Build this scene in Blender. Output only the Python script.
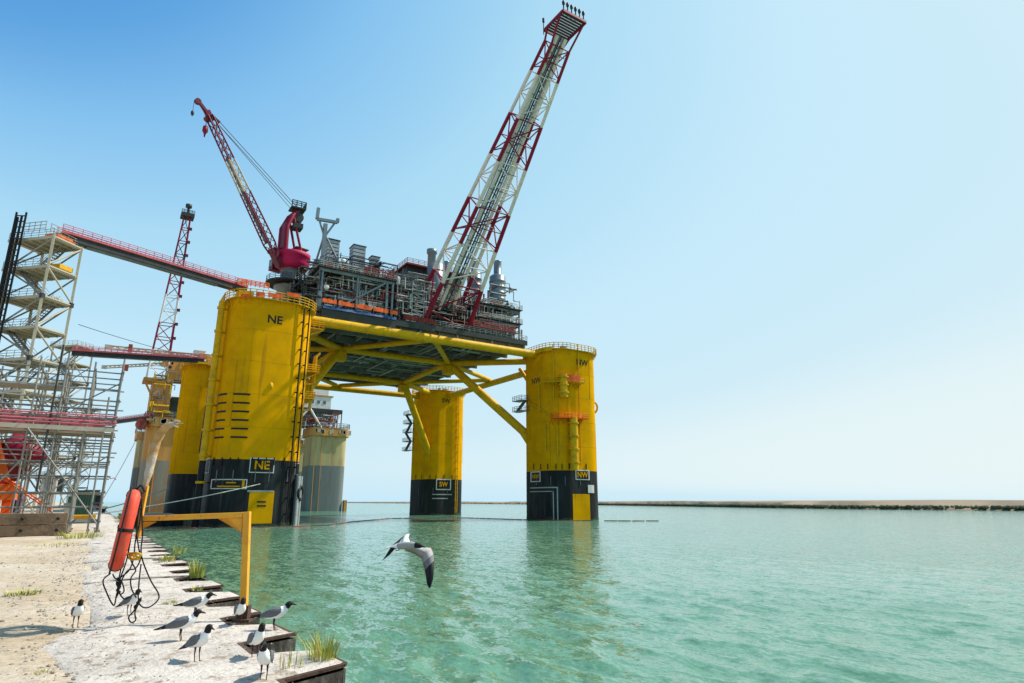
import bpy, bmesh, math, random
import numpy as np
from mathutils import Vector, Matrix, Quaternion
random.seed(7)
for o in list(bpy.data.objects): bpy.data.objects.remove(o)
SC = bpy.context.scene
COL = SC.collection
# World frame: x runs along the platform's north side (east column to west column), y runs along the quay, z = 0 is the water.
# ------------------------------------------------------------------ camera, sky, sun, exposure
F_PX, CAM = 620.0, Vector((-23.23, -121.62, 4.0))
PITCH = math.atan(160.5 / F_PX)
AX, AY = Vector((.83694, -.5473, 0)), Vector((.5473, .83694, 0))        # camera right and forward on the ground
cam_data = bpy.data.cameras.new('camera'); cam = bpy.data.objects.new('camera', cam_data); COL.objects.link(cam)
cam_data.sensor_width = 36; cam_data.lens = F_PX / 1024 * 36
cam_data.clip_start = .05; cam_data.clip_end = 30000
cam.location = CAM
cam.rotation_euler = (math.pi / 2 + PITCH, 0, -math.atan2(.5473, .83694))
SC.camera = cam
SUN_EL = math.radians(52)
sun_h = (AX * .92 + AY * .39).normalized()
SUN_DIR = Vector((sun_h.x * math.cos(SUN_EL), sun_h.y * math.cos(SUN_EL), math.sin(SUN_EL)))
world = bpy.data.worlds.new('World'); SC.world = world; world.use_nodes = True
wn = world.node_tree.nodes; wl = world.node_tree.links
bg = wn['Background']; sky = wn.new('ShaderNodeTexSky'); sky.sky_type = 'NISHITA'; sky.sun_disc = False
sky.sun_elevation = SUN_EL; sky.sun_rotation = math.atan2(sun_h.x, sun_h.y)
sky.air_density = 1.0; sky.dust_density = .8; sky.ozone_density = 4.0; sky.altitude = 0
EXPO = .45
bw = wn.new('ShaderNodeRGBToBW'); wl.new(sky.outputs['Color'], bw.inputs['Color'])        # the sky's brightness drives a pale-to-deep blue response
sc8 = wn.new('ShaderNodeMath'); sc8.operation = 'MULTIPLY'; sc8.inputs[1].default_value = .125; wl.new(bw.outputs['Val'], sc8.inputs[0])
rmp = wn.new('ShaderNodeValToRGB'); wl.new(sc8.outputs['Value'], rmp.inputs['Fac']); rmp.color_ramp.interpolation = 'LINEAR'
_st = [(1.0, 60, 124, 196), (1.55, 94, 163, 224), (1.74, 134, 194, 239), (2.12, 171, 219, 245), (3.1, 199, 234, 251), (4.5, 208, 236, 248), (5.6, 227, 244, 248), (7.5, 234, 246, 247)]
while len(rmp.color_ramp.elements) < len(_st): rmp.color_ramp.elements.new(.5)
for _e, (_p, *_c) in zip(rmp.color_ramp.elements, _st): _e.position = _p / 8; _e.color = (*[((v / 255 + .055) / 1.055) ** 2.4 for v in _c], 1)
vsc = wn.new('ShaderNodeVectorMath'); vsc.operation = 'SCALE'; vsc.inputs['Scale'].default_value = 10 / 2 ** EXPO; wl.new(rmp.outputs['Color'], vsc.inputs[0])
wl.new(vsc.outputs['Vector'], bg.inputs['Color']); bg.inputs['Strength'].default_value = .1
sl = bpy.data.lights.new('sun', 'SUN'); sl.energy = 4.6; sl.angle = math.radians(.53); sl.color = (1, .95, .87)
so = bpy.data.objects.new('sun', sl); COL.objects.link(so); so.rotation_euler = (-SUN_DIR).to_track_quat('-Z', 'Y').to_euler(); so.location = (0, 0, 200)
SC.view_settings.view_transform = 'Standard'; SC.view_settings.look = 'None'
SC.view_settings.exposure = EXPO; SC.view_settings.gamma = 1
SC.render.resolution_x, SC.render.resolution_y = 1024, 683
# ------------------------------------------------------------------ pixel rays (a pixel gives a direction; a plane gives the place)
CP, SP = math.cos(PITCH), math.sin(PITCH)
def ray(x, y):
    r, u = (x - 512) / F_PX, (341.5 - y) / F_PX
    return AX * r + AY * (CP - u * SP) + Vector((0, 0, SP + u * CP))
def pv(x, y, v): d = ray(x, y); return CAM + d * ((v - CAM.y) / d.y)
def pu(x, y, u): d = ray(x, y); return CAM + d * ((u - CAM.x) / d.x)
def pz(x, y, z): d = ray(x, y); return CAM + d * ((z - CAM.z) / d.z)
def pd(x, y, D): d = ray(x, y); return CAM + d * (D / d.dot(AY))
V3 = lambda *a: Vector(a)
# ------------------------------------------------------------------ materials
MATS = {}
def mat(name, col, rough=.55, metal=0., var=.18, scale=.6, streak=False, dirt=None, damt=.35, dscale=.25, bump=0., bscale=8., spec=.22, dlo=.52, dhi=.68, dirt2=None, d2amt=.5, d2scale=.5, d2an=.06):
    m = bpy.data.materials.new(name); m.use_nodes = True; nt = m.node_tree; n = nt.nodes; L = nt.links
    b = n['Principled BSDF']; b.inputs['Roughness'].default_value = rough; b.inputs['Metallic'].default_value = metal
    b.inputs['Specular IOR Level'].default_value = spec
    g = n.new('ShaderNodeNewGeometry')
    def noise(sc, anis, det=5):
        mp = n.new('ShaderNodeMapping'); mp.inputs['Scale'].default_value = (sc, sc, sc * anis); L.new(g.outputs['Position'], mp.inputs['Vector'])
        t = n.new('ShaderNodeTexNoise'); t.inputs['Scale'].default_value = 1; t.inputs['Detail'].default_value = det; t.inputs['Roughness'].default_value = .62
        L.new(mp.outputs['Vector'], t.inputs['Vector']); return t.outputs['Fac']
    r = n.new('ShaderNodeValToRGB'); r.color_ramp.elements[0].position = .3; r.color_ramp.elements[1].position = .7
    r.color_ramp.elements[0].color = (*[c * (1 - var) for c in col], 1); r.color_ramp.elements[1].color = (*[min(1, c * (1 + var)) for c in col], 1)
    L.new(noise(scale, .12 if streak else 1), r.inputs['Fac']); out = r.outputs['Color']
    if dirt:
        mx = n.new('ShaderNodeMix'); mx.data_type = 'RGBA'
        rr = n.new('ShaderNodeMapRange'); rr.inputs['From Min'].default_value = dlo; rr.inputs['From Max'].default_value = dhi; rr.inputs['To Max'].default_value = damt
        L.new(noise(dscale * 3, .15 if streak else 1, 8), rr.inputs['Value']); L.new(rr.outputs['Result'], mx.inputs['Factor'])
        L.new(out, mx.inputs['A']); mx.inputs['B'].default_value = (*dirt, 1); out = mx.outputs['Result']
    if dirt2:
        mx = n.new('ShaderNodeMix'); mx.data_type = 'RGBA'
        rr = n.new('ShaderNodeMapRange'); rr.inputs['From Min'].default_value = .60; rr.inputs['From Max'].default_value = .74; rr.inputs['To Max'].default_value = d2amt
        L.new(noise(d2scale, d2an, 9), rr.inputs['Value']); L.new(rr.outputs['Result'], mx.inputs['Factor'])
        L.new(out, mx.inputs['A']); mx.inputs['B'].default_value = (*dirt2, 1); out = mx.outputs['Result']
    L.new(out, b.inputs['Base Color'])
    if bump:
        bp = n.new('ShaderNodeBump'); bp.inputs['Strength'].default_value = bump; bp.inputs['Distance'].default_value = .05
        L.new(noise(bscale, 1, 6), bp.inputs['Height']); L.new(bp.outputs['Normal'], b.inputs['Normal'])
    MATS[name] = m; return m
mat('yellow', (.69, .325, .003), .6, var=.13, scale=.22, spec=0., dirt=(.40, .19, .012), damt=.5, dscale=.1, dlo=.45, dhi=.75, dirt2=(.20, .085, .02), d2amt=.7, d2scale=1.1, d2an=.05)
mat('seam', (.42, .21, .006), .6, var=.3, scale=1, spec=.1)
mat('yellow_pipe', (.63, .35, .005), .5, spec=.12, var=.14, scale=.5, dirt=(.22, .13, .03), damt=.5, dscale=.3)
mat('hull_black', (.009, .010, .011), .6, var=.4, scale=.4, streak=True, dirt2=(.09, .085, .07), d2amt=.6, d2scale=1.3, d2an=.07, dirt=(.06, .062, .055), damt=.5, dscale=.25)
mat('black', (.012, .012, .013), .5, var=.3)
mat('growth', (.035, .045, .025), .9, var=.5, scale=2, dirt=(.10, .09, .06), damt=.6, dscale=1.5)
mat('steel', (.17, .185, .185), .5, .2, var=.25, scale=.8, dirt=(.13, .09, .06), damt=.4)
mat('steel_light', (.33, .345, .33), .5, .1, var=.2, scale=.8, dirt=(.2, .15, .1), damt=.3)
mat('steel_dark', (.035, .040, .042), .55, .2, var=.35, scale=.7, dirt=(.12, .08, .05), damt=.4)
mat('galvanised', (.25, .245, .215), .5, .3, var=.2, scale=1.2, dirt=(.22, .15, .08), damt=.45, dscale=.5)
mat('cream_steel', (.42, .385, .29), .55, var=.15, scale=.6, dirt=(.3, .2, .1), damt=.4, dscale=.4)
mat('deck_green', (.04, .05, .047), .6, var=.3, scale=.4)
mat('white_paint', (.64, .605, .56), .45, var=.08, scale=.6, dirt=(.4, .33, .25), damt=.35)
mat('boom_red', (.22, .006, .028), .45, var=.15, scale=.4, dirt=(.16, .03, .03), damt=.4)
mat('crane_pink', (.42, .008, .07), .6, var=.12, scale=.4)
mat('crane_dark', (.13, .008, .028), .45, var=.2, scale=.4)
mat('rail_pink', (.50, .12, .15), .5, var=.25, scale=.6)
mat('orange', (.80, .14, .015), .6, var=.22, scale=1.5)
mat('net_orange', (.72, .12, .025), .8, var=.45, scale=1.2, bump=.8, bscale=3)
mat('red_oxide', (.25, .042, .032), .6, var=.3, scale=.6)
mat('blue_tarp', (.015, .06, .16), .4, var=.4, scale=.5)
mat('tank_grey', (.17, .205, .215), .38, .25, var=.2, scale=.4, streak=True)
mat('vent_grey', (.33, .36, .38), .5, .1, var=.2, scale=.6)
mat('old_hull', (.165, .18, .17), .75, var=.25, scale=.15, streak=True, dirt=(.10, .08, .06), damt=.7, dscale=.1)
mat('old_tan', (.45, .36, .17), .7, var=.2, scale=.15, streak=True, dirt=(.25, .11, .04), damt=.75, dscale=.12)
mat('old_orange', (.52, .24, .06), .65, var=.25, scale=.2, streak=True, dirt=(.2, .09, .04), damt=.6, dscale=.15)
mat('old_rusty', (.27, .22, .17), .75, var=.3, scale=.12, streak=True, dirt=(.30, .12, .04), damt=.9, dscale=.1, dlo=.42, dhi=.6)
mat('concrete', (.36, .34, .30), .85, var=.2, scale=.5, dirt=(.2, .17, .13), damt=.4)
mat('rust', (.085, .047, .032), .85, var=.4, scale=3, dirt=(.06, .04, .03), damt=.6, dscale=1.5, bump=.4, bscale=14)
mat('pile', (.05, .04, .033), .8, var=.45, scale=3, streak=True, dirt2=(.42, .40, .36), d2amt=.7, d2scale=7, d2an=.08, dirt=(.28, .24, .2), damt=.6, dscale=1.2, bump=.4, bscale=12)
mat('timber', (.17, .115, .07), .85, var=.4, scale=1.5, dirt=(.07, .05, .035), damt=.6, dscale=.8, bump=.6, bscale=9)
mat('frame_yellow', (.74, .34, .03), .55, var=.12, scale=3, dirt2=(.16, .07, .03), d2amt=.9, d2scale=14, d2an=.5, dirt=(.4, .14, .03), damt=.5, dscale=1.3, dlo=.58, dhi=.72)
mat('buoy_red', (.66, .07, .035), .6, var=.2, scale=3, dirt2=(.30, .12, .08), d2amt=.7, d2scale=12, d2an=.4, dirt=(.5, .14, .08), damt=.5, dscale=2)
mat('tray_blue', (.06, .09, .14), .5, var=.4, scale=2)
mat('reel_red', (.26, .022, .018), .5, var=.2, scale=2)
mat('rope_black', (.02, .02, .021), .8, var=.3, scale=20, bump=.5, bscale=90)
mat('rope_yellow', (.62, .36, .02), .7, var=.3, scale=20)
mat('rope_pale', (.50, .48, .42), .8, var=.2, scale=4)
mat('cloth_worn', (.50, .27, .10), .85, var=.35, scale=4, dirt=(.50, .46, .38), damt=.85, dscale=1.2, bump=.5, bscale=25, dlo=.45, dhi=.6)
mat('container_green', (.035, .085, .06), .5, var=.2, scale=.8)
mat('yard_yellow', (.6, .33, .02), .55, var=.2, scale=1)
mat('purple', (.11, .025, .07), .5, var=.3, scale=1)
mat('gull_white', (.80, .79, .76), .7, var=.05, scale=30, bump=.15, bscale=120)
mat('gull_grey', (.13, .135, .14), .7, var=.2, scale=40, bump=.25, bscale=150)
mat('gull_black', (.012, .011, .012), .65, var=.2, scale=30)
mat('gull_under_shaded', (.34, .325, .305), .7, var=.1, scale=30)  # grey-beige has the shade under the flying bird painted into its colour
mat('gull_dark_grey', (.17, .165, .16), .7, var=.3, scale=30)  # dark grey plumage step between the underwing and the black tip
mat('gull_leg', (.045, .014, .013), .5)
mat('grass', (.30, .33, .05), .7, var=.35, scale=6, spec=.2)
mat('grass_dry', (.45, .37, .12), .8, var=.35, scale=6, spec=.2)
mat('scrub', (.085, .085, .05), .85, var=.5, scale=.2, spec=.1)
mat('pebble', (.28, .24, .19), .9, var=.5, scale=9)
mat('cap_concrete', (.53, .47, .405), .9, var=.16, scale=1.4, dirt=(.26, .20, .14), damt=.85, dscale=1.9, bump=.9, bscale=14, dlo=.53, dhi=.64)
mat('far_land', (.27, .21, .14), .95, var=.2, scale=.02, dirt=(.13, .12, .06), damt=.7, dscale=.015)
mat('glass', (.05, .08, .1), .08, var=.1, spec=.8)
def ground_mat():
    m = bpy.data.materials.new('sandy_ground'); m.use_nodes = True; nt = m.node_tree; n = nt.nodes; L = nt.links
    b = n['Principled BSDF']; b.inputs['Roughness'].default_value = .95; b.inputs['Specular IOR Level'].default_value = .2
    g = n.new('ShaderNodeNewGeometry')
    def noise(s, d=6, r=.6):
        t = n.new('ShaderNodeTexNoise'); t.inputs['Scale'].default_value = s; t.inputs['Detail'].default_value = d; t.inputs['Roughness'].default_value = r
        L.new(g.outputs['Position'], t.inputs['Vector']); return t.outputs['Fac']
    def ramp(f, *st):
        r = n.new('ShaderNodeValToRGB'); e = r.color_ramp.elements
        while len(e) < len(st): e.new(.5)
        for k, (p, c) in enumerate(st): e[k].position = p; e[k].color = (*c, 1)
        L.new(f, r.inputs['Fac']); return r.outputs['Color']
    def mix(f, a, c, mode='MIX'):
        x = n.new('ShaderNodeMix'); x.data_type = 'RGBA'; x.blend_type = mode
        (L.new(f, x.inputs['Factor']) if not isinstance(f, float) else setattr(x.inputs['Factor'], 'default_value', f))
        L.new(a, x.inputs['A']); L.new(c, x.inputs['B']); return x.outputs['Result']
    base = ramp(noise(.55), (.3, (.42, .325, .215)), (.5, (.49, .40, .29)), (.7, (.56, .49, .40)))
    fine = ramp(noise(9, 8, .7), (.35, (.62, .6, .58)), (.55, (1, 1, 1)), (.75, (1.12, 1.12, 1.12)))
    c = mix(.8, base, fine, 'MULTIPLY')
    v = n.new('ShaderNodeTexVoronoi'); v.inputs['Scale'].default_value = 14; L.new(g.outputs['Position'], v.inputs['Vector'])
    speck = ramp(v.outputs['Distance'], (.10, (.45, .42, .4)), (.22, (1, 1, 1)))
    pat = n.new('ShaderNodeMapRange'); pat.inputs['From Min'].default_value = .45; pat.inputs['From Max'].default_value = .6; L.new(noise(1.3), pat.inputs['Value'])
    c = mix(pat.outputs['Result'], c, mix(1.0, c, speck, 'MULTIPLY'))
    L.new(c, b.inputs['Base Color'])
    bp = n.new('ShaderNodeBump'); bp.inputs['Strength'].default_value = .8; bp.inputs['Distance'].default_value = .06
    L.new(noise(5, 10, .7), bp.inputs['Height']); L.new(bp.outputs['Normal'], b.inputs['Normal'])
    MATS['ground'] = m
ground_mat()
def water_mat():
    m = bpy.data.materials.new('green_water'); m.use_nodes = True; nt = m.node_tree; n = nt.nodes; L = nt.links
    b = n['Principled BSDF']; b.inputs['Roughness'].default_value = .08; b.inputs['IOR'].default_value = 1.333
    g = n.new('ShaderNodeNewGeometry')
    def noise(s, sx, sy, d=4, r=.6, rot=0):
        mp = n.new('ShaderNodeMapping'); mp.inputs['Scale'].default_value = (s * sx, s * sy, s); mp.inputs['Rotation'].default_value = (0, 0, rot)
        L.new(g.outputs['Position'], mp.inputs['Vector'])
        t = n.new('ShaderNodeTexNoise'); t.inputs['Scale'].default_value = 1; t.inputs['Detail'].default_value = d; t.inputs['Roughness'].default_value = r
        L.new(mp.outputs['Vector'], t.inputs['Vector']); return t.outputs['Fac']
    r = n.new('ShaderNodeValToRGB'); e = r.color_ramp.elements
    e[0].position = .35; e[0].color = (.082, .205, .124, 1); e[1].position = .65; e[1].color = (.098, .230, .152, 1)
    L.new(noise(.035, 1, 1, 5), r.inputs['Fac']); L.new(r.outputs['Color'], b.inputs['Base Color'])
    acc = None                                       # wavelet slopes, summed over five scales and added to the surface normal
    for sc_, sx, sy, amp, rot in ((15.0, 1, .6, .45, .7), (6.5, 1, .5, .70, 1.0), (2.6, 1, .45, .66, 1.2), (.95, 1, .5, .30, .95), (.27, 1, .6, .14, 1.1)):
        mp = n.new('ShaderNodeMapping'); mp.inputs['Scale'].default_value = (sc_ * sx, sc_ * sy, sc_); mp.inputs['Rotation'].default_value = (0, 0, rot); L.new(g.outputs['Position'], mp.inputs['Vector'])
        t = n.new('ShaderNodeTexNoise'); t.inputs['Scale'].default_value = 1; t.inputs['Detail'].default_value = 2; t.inputs['Roughness'].default_value = .55; t.inputs['Distortion'].default_value = .4; L.new(mp.outputs['Vector'], t.inputs['Vector'])
        v = n.new('ShaderNodeVectorMath'); v.operation = 'SUBTRACT'; L.new(t.outputs['Color'], v.inputs[0]); v.inputs[1].default_value = (.5, .5, .5)
        w = n.new('ShaderNodeVectorMath'); w.operation = 'MULTIPLY'; L.new(v.outputs['Vector'], w.inputs[0]); w.inputs[1].default_value = (amp, amp, 0)
        if acc is None: acc = w.outputs['Vector']
        else: q = n.new('ShaderNodeVectorMath'); q.operation = 'ADD'; L.new(acc, q.inputs[0]); L.new(w.outputs['Vector'], q.inputs[1]); acc = q.outputs['Vector']
    q = n.new('ShaderNodeVectorMath'); q.operation = 'ADD'; L.new(acc, q.inputs[0]); L.new(g.outputs['Normal'], q.inputs[1])
    nz = n.new('ShaderNodeVectorMath'); nz.operation = 'NORMALIZE'; L.new(q.outputs['Vector'], nz.inputs[0]); L.new(nz.outputs['Vector'], b.inputs['Normal'])
    MATS['water'] = m
water_mat()
# ------------------------------------------------------------------ mesh helpers
class MB:
    def __init__(s): s.v = []; s.f = []; s.sm = []; s.mi = []
    def add(s, vs, fs, smooth=False, mi=0):
        o = len(s.v); s.v += [tuple(p) for p in vs]; s.f += [tuple(i + o for i in f) for f in fs]; s.sm += [smooth] * len(fs); s.mi += [mi] * len(fs); return s
    def bx(s, x0, x1, y0, y1, z0, z1, mi=0):
        return s.add([(x0, y0, z0), (x1, y0, z0), (x1, y1, z0), (x0, y1, z0), (x0, y0, z1), (x1, y0, z1), (x1, y1, z1), (x0, y1, z1)],
                     [(0, 3, 2, 1), (4, 5, 6, 7), (0, 1, 5, 4), (1, 2, 6, 5), (2, 3, 7, 6), (3, 0, 4, 7)], mi=mi)
    def ob(s, c, ax, ay, az, sx, sy, sz, mi=0):          # oriented box
        c = Vector(c); X, Y, Z = Vector(ax) * sx / 2, Vector(ay) * sy / 2, Vector(az) * sz / 2
        vs = [c + X * i + Y * j + Z * k for k in (-1, 1) for (i, j) in ((-1, -1), (1, -1), (1, 1), (-1, 1))]
        return s.add(vs, [(0, 3, 2, 1), (4, 5, 6, 7), (0, 1, 5, 4), (1, 2, 6, 5), (2, 3, 7, 6), (3, 0, 4, 7)], mi=mi)
    def beam(s, p0, p1, w, h, mi=0):                      # box beam, h upright
        p0, p1 = Vector(p0), Vector(p1); d = p1 - p0; L = d.length; d.normalize()
        up = Vector((0, 0, 1)) if abs(d.z) < .95 else Vector((0, 1, 0))
        x = d.cross(up).normalized(); z = x.cross(d)
        return s.ob((p0 + p1) / 2, d, x, z, L, w, h, mi)
    def tube(s, p0, p1, r, n=8, r1=None, caps=True, mi=0):
        return s.chain([p0, p1], [r, r if r1 is None else r1], n, caps, mi)
    def chain(s, pts, rs, n=8, caps=True, mi=0, closed=False):
        pts = [Vector(p) for p in pts]
        if not isinstance(rs, (list, tuple)): rs = [rs] * len(pts)
        N = len(pts); rings = []; t0 = None; ref = None
        for i, p in enumerate(pts):
            if closed: t = pts[(i + 1) % N] - pts[i - 1]
            else: t = pts[min(i + 1, N - 1)] - pts[max(i - 1, 0)]
            if t.length < 1e-9: t = Vector((0, 0, 1))
            t.normalize()
            if ref is None: ref = t.orthogonal().normalized()
            else: ref = (ref - t * ref.dot(t)); ref = ref.normalized() if ref.length > 1e-6 else t.orthogonal().normalized()
            q = t.cross(ref)
            rings.append([p + (ref * math.cos(2 * math.pi * k / n) + q * math.sin(2 * math.pi * k / n)) * rs[i] for k in range(n)])
        vs = [v for r in rings for v in r]; fs = []
        for i in range(N if closed else N - 1):
            a, b2 = i * n, ((i + 1) % N) * n
            for k in range(n): fs.append((a + k, a + (k + 1) % n, b2 + (k + 1) % n, b2 + k))
        s.add(vs, fs, True, mi)
        if caps and not closed:
            s.add(rings[0], [tuple(range(n - 1, -1, -1))], mi=mi); s.add(rings[-1], [tuple(range(n))], mi=mi)
        return s
    def lathe(s, prof, c, n=20, axis=(0, 0, 1), mi=0, smooth=True):
        ax = Vector(axis).normalized(); a = ax.orthogonal().normalized(); b = ax.cross(a); c = Vector(c)
        vs = [c + ax * z + (a * math.cos(2 * math.pi * k / n) + b * math.sin(2 * math.pi * k / n)) * r for r, z in prof for k in range(n)]
        fs = [(i * n + k, i * n + (k + 1) % n, (i + 1) * n + (k + 1) % n, (i + 1) * n + k) for i in range(len(prof) - 1) for k in range(n)]
        return s.add(vs, fs, smooth, mi)
    def prism(s, out, z0, z1, smooth=True, top=True, mi=0):
        n = len(out); lo = [(x, y, z0) for x, y in out]; hi = [(x, y, z1) for x, y in out]
        s.add(lo + hi, [(k, (k + 1) % n, n + (k + 1) % n, n + k) for k in range(n)], smooth, mi)
        if top: s.add(hi, [tuple(range(n))], mi=mi); s.add(lo, [tuple(range(n - 1, -1, -1))], mi=mi)
        return s
    def rail(s, pts, h=1.1, step=1.6, r=.045, rows=3):
        pts = [Vector(p) for p in pts]
        for a, b in zip(pts, pts[1:]):
            L = (b - a).length; k = max(1, round(L / step))
            for i in range(k + 1):
                p = a.lerp(b, i / k); s.tube(p, p + V3(0, 0, h), r, 5, caps=False)
            for j in range(rows):
                z = V3(0, 0, h * (1 - j / rows)); s.tube(a + z, b + z, r, 5, caps=False)
        return s
ORG = {}
def props(o, label=None, cat=None, group=None, kind=None):
    for k, v in (('label', label), ('category', cat), ('group', group), ('kind', kind)):
        if v: o[k] = v
    return o
def thing(name, label, cat, loc, group=None):
    o = bpy.data.objects.new(name, None); COL.objects.link(o); o.location = loc; o.empty_display_size = .2
    ORG[o.name] = Vector(loc); return props(o, label, cat, group)
def mesh_of(name, mb, mats, org):
    me = bpy.data.meshes.new(name)
    me.from_pydata([(x - org[0], y - org[1], z - org[2]) for x, y, z in mb.v], [], mb.f)
    me.polygons.foreach_set('use_smooth', mb.sm)
    if not isinstance(mats, (list, tuple)): mats = [mats]
    for k in mats: me.materials.append(MATS[k])
    if len(mats) > 1: me.polygons.foreach_set('material_index', mb.mi)
    me.update(); return me
def part(name, mb, mats, parent, label=None, kind=None):
    org = ORG[parent.name]; o = bpy.data.objects.new(name, mesh_of(name, mb, mats, org)); COL.objects.link(o)
    o.parent = parent; ORG[o.name] = org; return props(o, label, kind=kind)
def solo(name, mb, mats, label=None, cat=None, group=None, kind=None, org=None):
    if org is None:
        a = np.array(mb.v); org = Vector(((a[:, 0].min() + a[:, 0].max()) / 2, (a[:, 1].min() + a[:, 1].max()) / 2, a[:, 2].min()))
    o = bpy.data.objects.new(name, mesh_of(name, mb, mats, org)); COL.objects.link(o); o.location = org; ORG[o.name] = Vector(org)
    return props(o, label, cat, group, kind)
UNIT = {}
def unit(shape, m):
    if (shape, m) not in UNIT:
        b = MB()
        if shape == 'tube': b.tube((0, 0, 0), (0, 0, 1), 1, 10)
        else: b.bx(-.5, .5, -.5, .5, 0, 1)
        UNIT[(shape, m)] = mesh_of(shape + '_' + m, b, m, (0, 0, 0))
    return UNIT[(shape, m)]
def bar(name, p0, p1, r, m, parent, shape='tube', h=None):      # one straight member, sharing mesh data with its like
    p0, p1 = Vector(p0), Vector(p1); d = p1 - p0; L = d.length; d.normalize()
    up = Vector((0, 0, 1)) if abs(d.z) < .97 else Vector((0, 1, 0))
    x = d.cross(up).normalized(); y = d.cross(x)
    o = bpy.data.objects.new(name, unit(shape, m)); COL.objects.link(o); o.parent = parent
    M = Matrix((x * r, y * (h or r), d * L)).transposed().to_4x4(); M.translation = p0 - ORG[parent.name]
    o.matrix_local = M; return o
def kids(o): return [c for c in bpy.data.objects if c.parent == o]
def copy_tree(root, loc, label=None, rotz=None):
    def rec(o, par):
        c = o.copy(); COL.objects.link(c); c.parent = par
        for ch in list(o.children): rec(ch, c)
        return c
    r = rec(root, None); r.location = loc; ORG[r.name] = Vector(loc)
    if label: r['label'] = label
    if rotz is not None: r.rotation_euler.z = rotz
    return r
def text(name, s, size, loc, m, parent, yaw=0, depth=.01):
    cu = bpy.data.curves.new(name, 'FONT'); cu.body = s; cu.size = size; cu.align_x = 'CENTER'; cu.align_y = 'CENTER'; cu.extrude = depth; cu.offset = size * .02
    t = bpy.data.objects.new('tmp', cu); me = bpy.data.meshes.new_from_object(t); bpy.data.objects.remove(t); me.name = name
    me.materials.clear(); me.materials.append(MATS[m])
    o = bpy.data.objects.new(name, me); COL.objects.link(o); o.parent = parent
    o.location = Vector(loc) - ORG[parent.name]; o.rotation_euler = (math.pi / 2, 0, yaw); return o
# ------------------------------------------------------------------ water, quay ground, far shore
QX, QZ = -21.1, 2.5
def grid_axis(lo, d0, c, hi, g, dmax=900):
    a = [c]; d = d0
    while a[-1] < hi: a.append(a[-1] + d); d = min(d * g, dmax)
    b = [c]; d = d0
    while b[-1] > lo: b.append(b[-1] - d); d = min(d * g, dmax)
    return np.array(b[:0:-1] + a)
def make_water():
    xs = grid_axis(-9000, .13, -14, 9000, 1.017); ys = grid_axis(-9000, .13, -112, 9000, 1.017)
    X, Y = np.meshgrid(xs, ys, indexing='ij'); sp = np.maximum(np.gradient(xs)[:, None], np.gradient(ys)[None, :])
    Z = np.zeros_like(X); rg = np.random.default_rng(3); wind = math.atan2(-sun_h.y, -sun_h.x)
    for k in range(60):
        lam = .40 * (2.6 / .40) ** rg.random() ** 1.25; th = wind + rg.normal() * .5; kk = 2 * math.pi / lam
        amp = .0095 * lam ** .8 * np.clip((lam / sp - 3) / 3, 0, 1)
        ph = kk * (X * math.cos(th) + Y * math.sin(th)) + rg.random() * 6.28 + .8 * np.sin(X * .21 + k) + .8 * np.sin(Y * .17 + 2 * k)
        Z += amp * (np.sin(ph) + .3 * np.sin(2 * ph + 1.2))
    env = .75 + .35 * np.sin(X * .11 + .3) * np.sin(Y * .09) + .2 * np.sin(X * .31 + Y * .23); Z *= env
    n, m = X.shape; me = bpy.data.meshes.new('water')
    me.vertices.add(n * m); me.vertices.foreach_set('co', np.stack([X, Y, Z], -1).ravel())
    i = (np.arange(n - 1)[:, None] * m + np.arange(m - 1)[None]).ravel(); q = np.stack([i, i + m, i + m + 1, i + 1], -1)
    me.loops.add(q.size); me.loops.foreach_set('vertex_index', q.ravel())
    me.polygons.add(len(q)); me.polygons.foreach_set('loop_start', np.arange(len(q)) * 4); me.polygons.foreach_set('use_smooth', np.ones(len(q), bool))
    me.update(); me.validate(); me.materials.append(MATS['water'])
    o = bpy.data.objects.new('water', me); COL.objects.link(o); props(o, 'green choppy harbour water', kind='structure')
    print('water verts', n * m)
make_water()
# quay outline: trapezoidal sheet piling, 1.75 m pitch
PITCH_P = 1.7
def pile_profile(y0, n):
    pts = []
    for k in range(n):
        y = y0 + k * PITCH_P + (.07 * math.sin(k * 2.3) if k > 6 else 0); j = .05 * math.sin(k * 1.7)
        pts += [(QX + .02 + j, y), (QX - .03 + j, y + .62), (QX - .56 - j, y + .80), (QX - .58 - j, y + 1.42), (QX + .0 + j, y + 1.66)]
    return pts
Y0 = -115.38 - 5 * 1.7
NP = 120
prof = pile_profile(Y0, NP)
def ground_z(x, y):
    return QZ + .035 * math.sin(x * 1.3 + y * .7) * math.sin(y * .9 - x * .4) + .02 * math.sin(x * 3.1 + 1) * math.sin(y * 2.7)
g = MB()
gx = [-23.05, -23.4, -23.8, -24.3, -24.9, -25.6, -26.4, -27.4, -28.6, -30, -32, -35, -40, -50, -70, -110, -200, -500, -1500, -9000]
gy = [-600, -300, -180, -150, -135] + [-128 + .5 * k for k in range(80)] + [-87, -85, -82, -78, -74, -69, -63, -55, -45, -33, -20, 0, 30, 70, 120, 200, 350, 700, 1500, 4000, 9000]
vs = [(x, y, ground_z(x, y) - (.03 if i == 0 else 0)) for i, x in enumerate(gx) for y in gy]
g.add(vs, [(i * len(gy) + j, i * len(gy) + j + 1, (i + 1) * len(gy) + j + 1, (i + 1) * len(gy) + j) for i in range(len(gx) - 1) for j in range(len(gy) - 1)], True)
solo('ground', g, 'ground', 'sandy gravel quay yard', kind='structure', org=(-40, -60, QZ))
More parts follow.
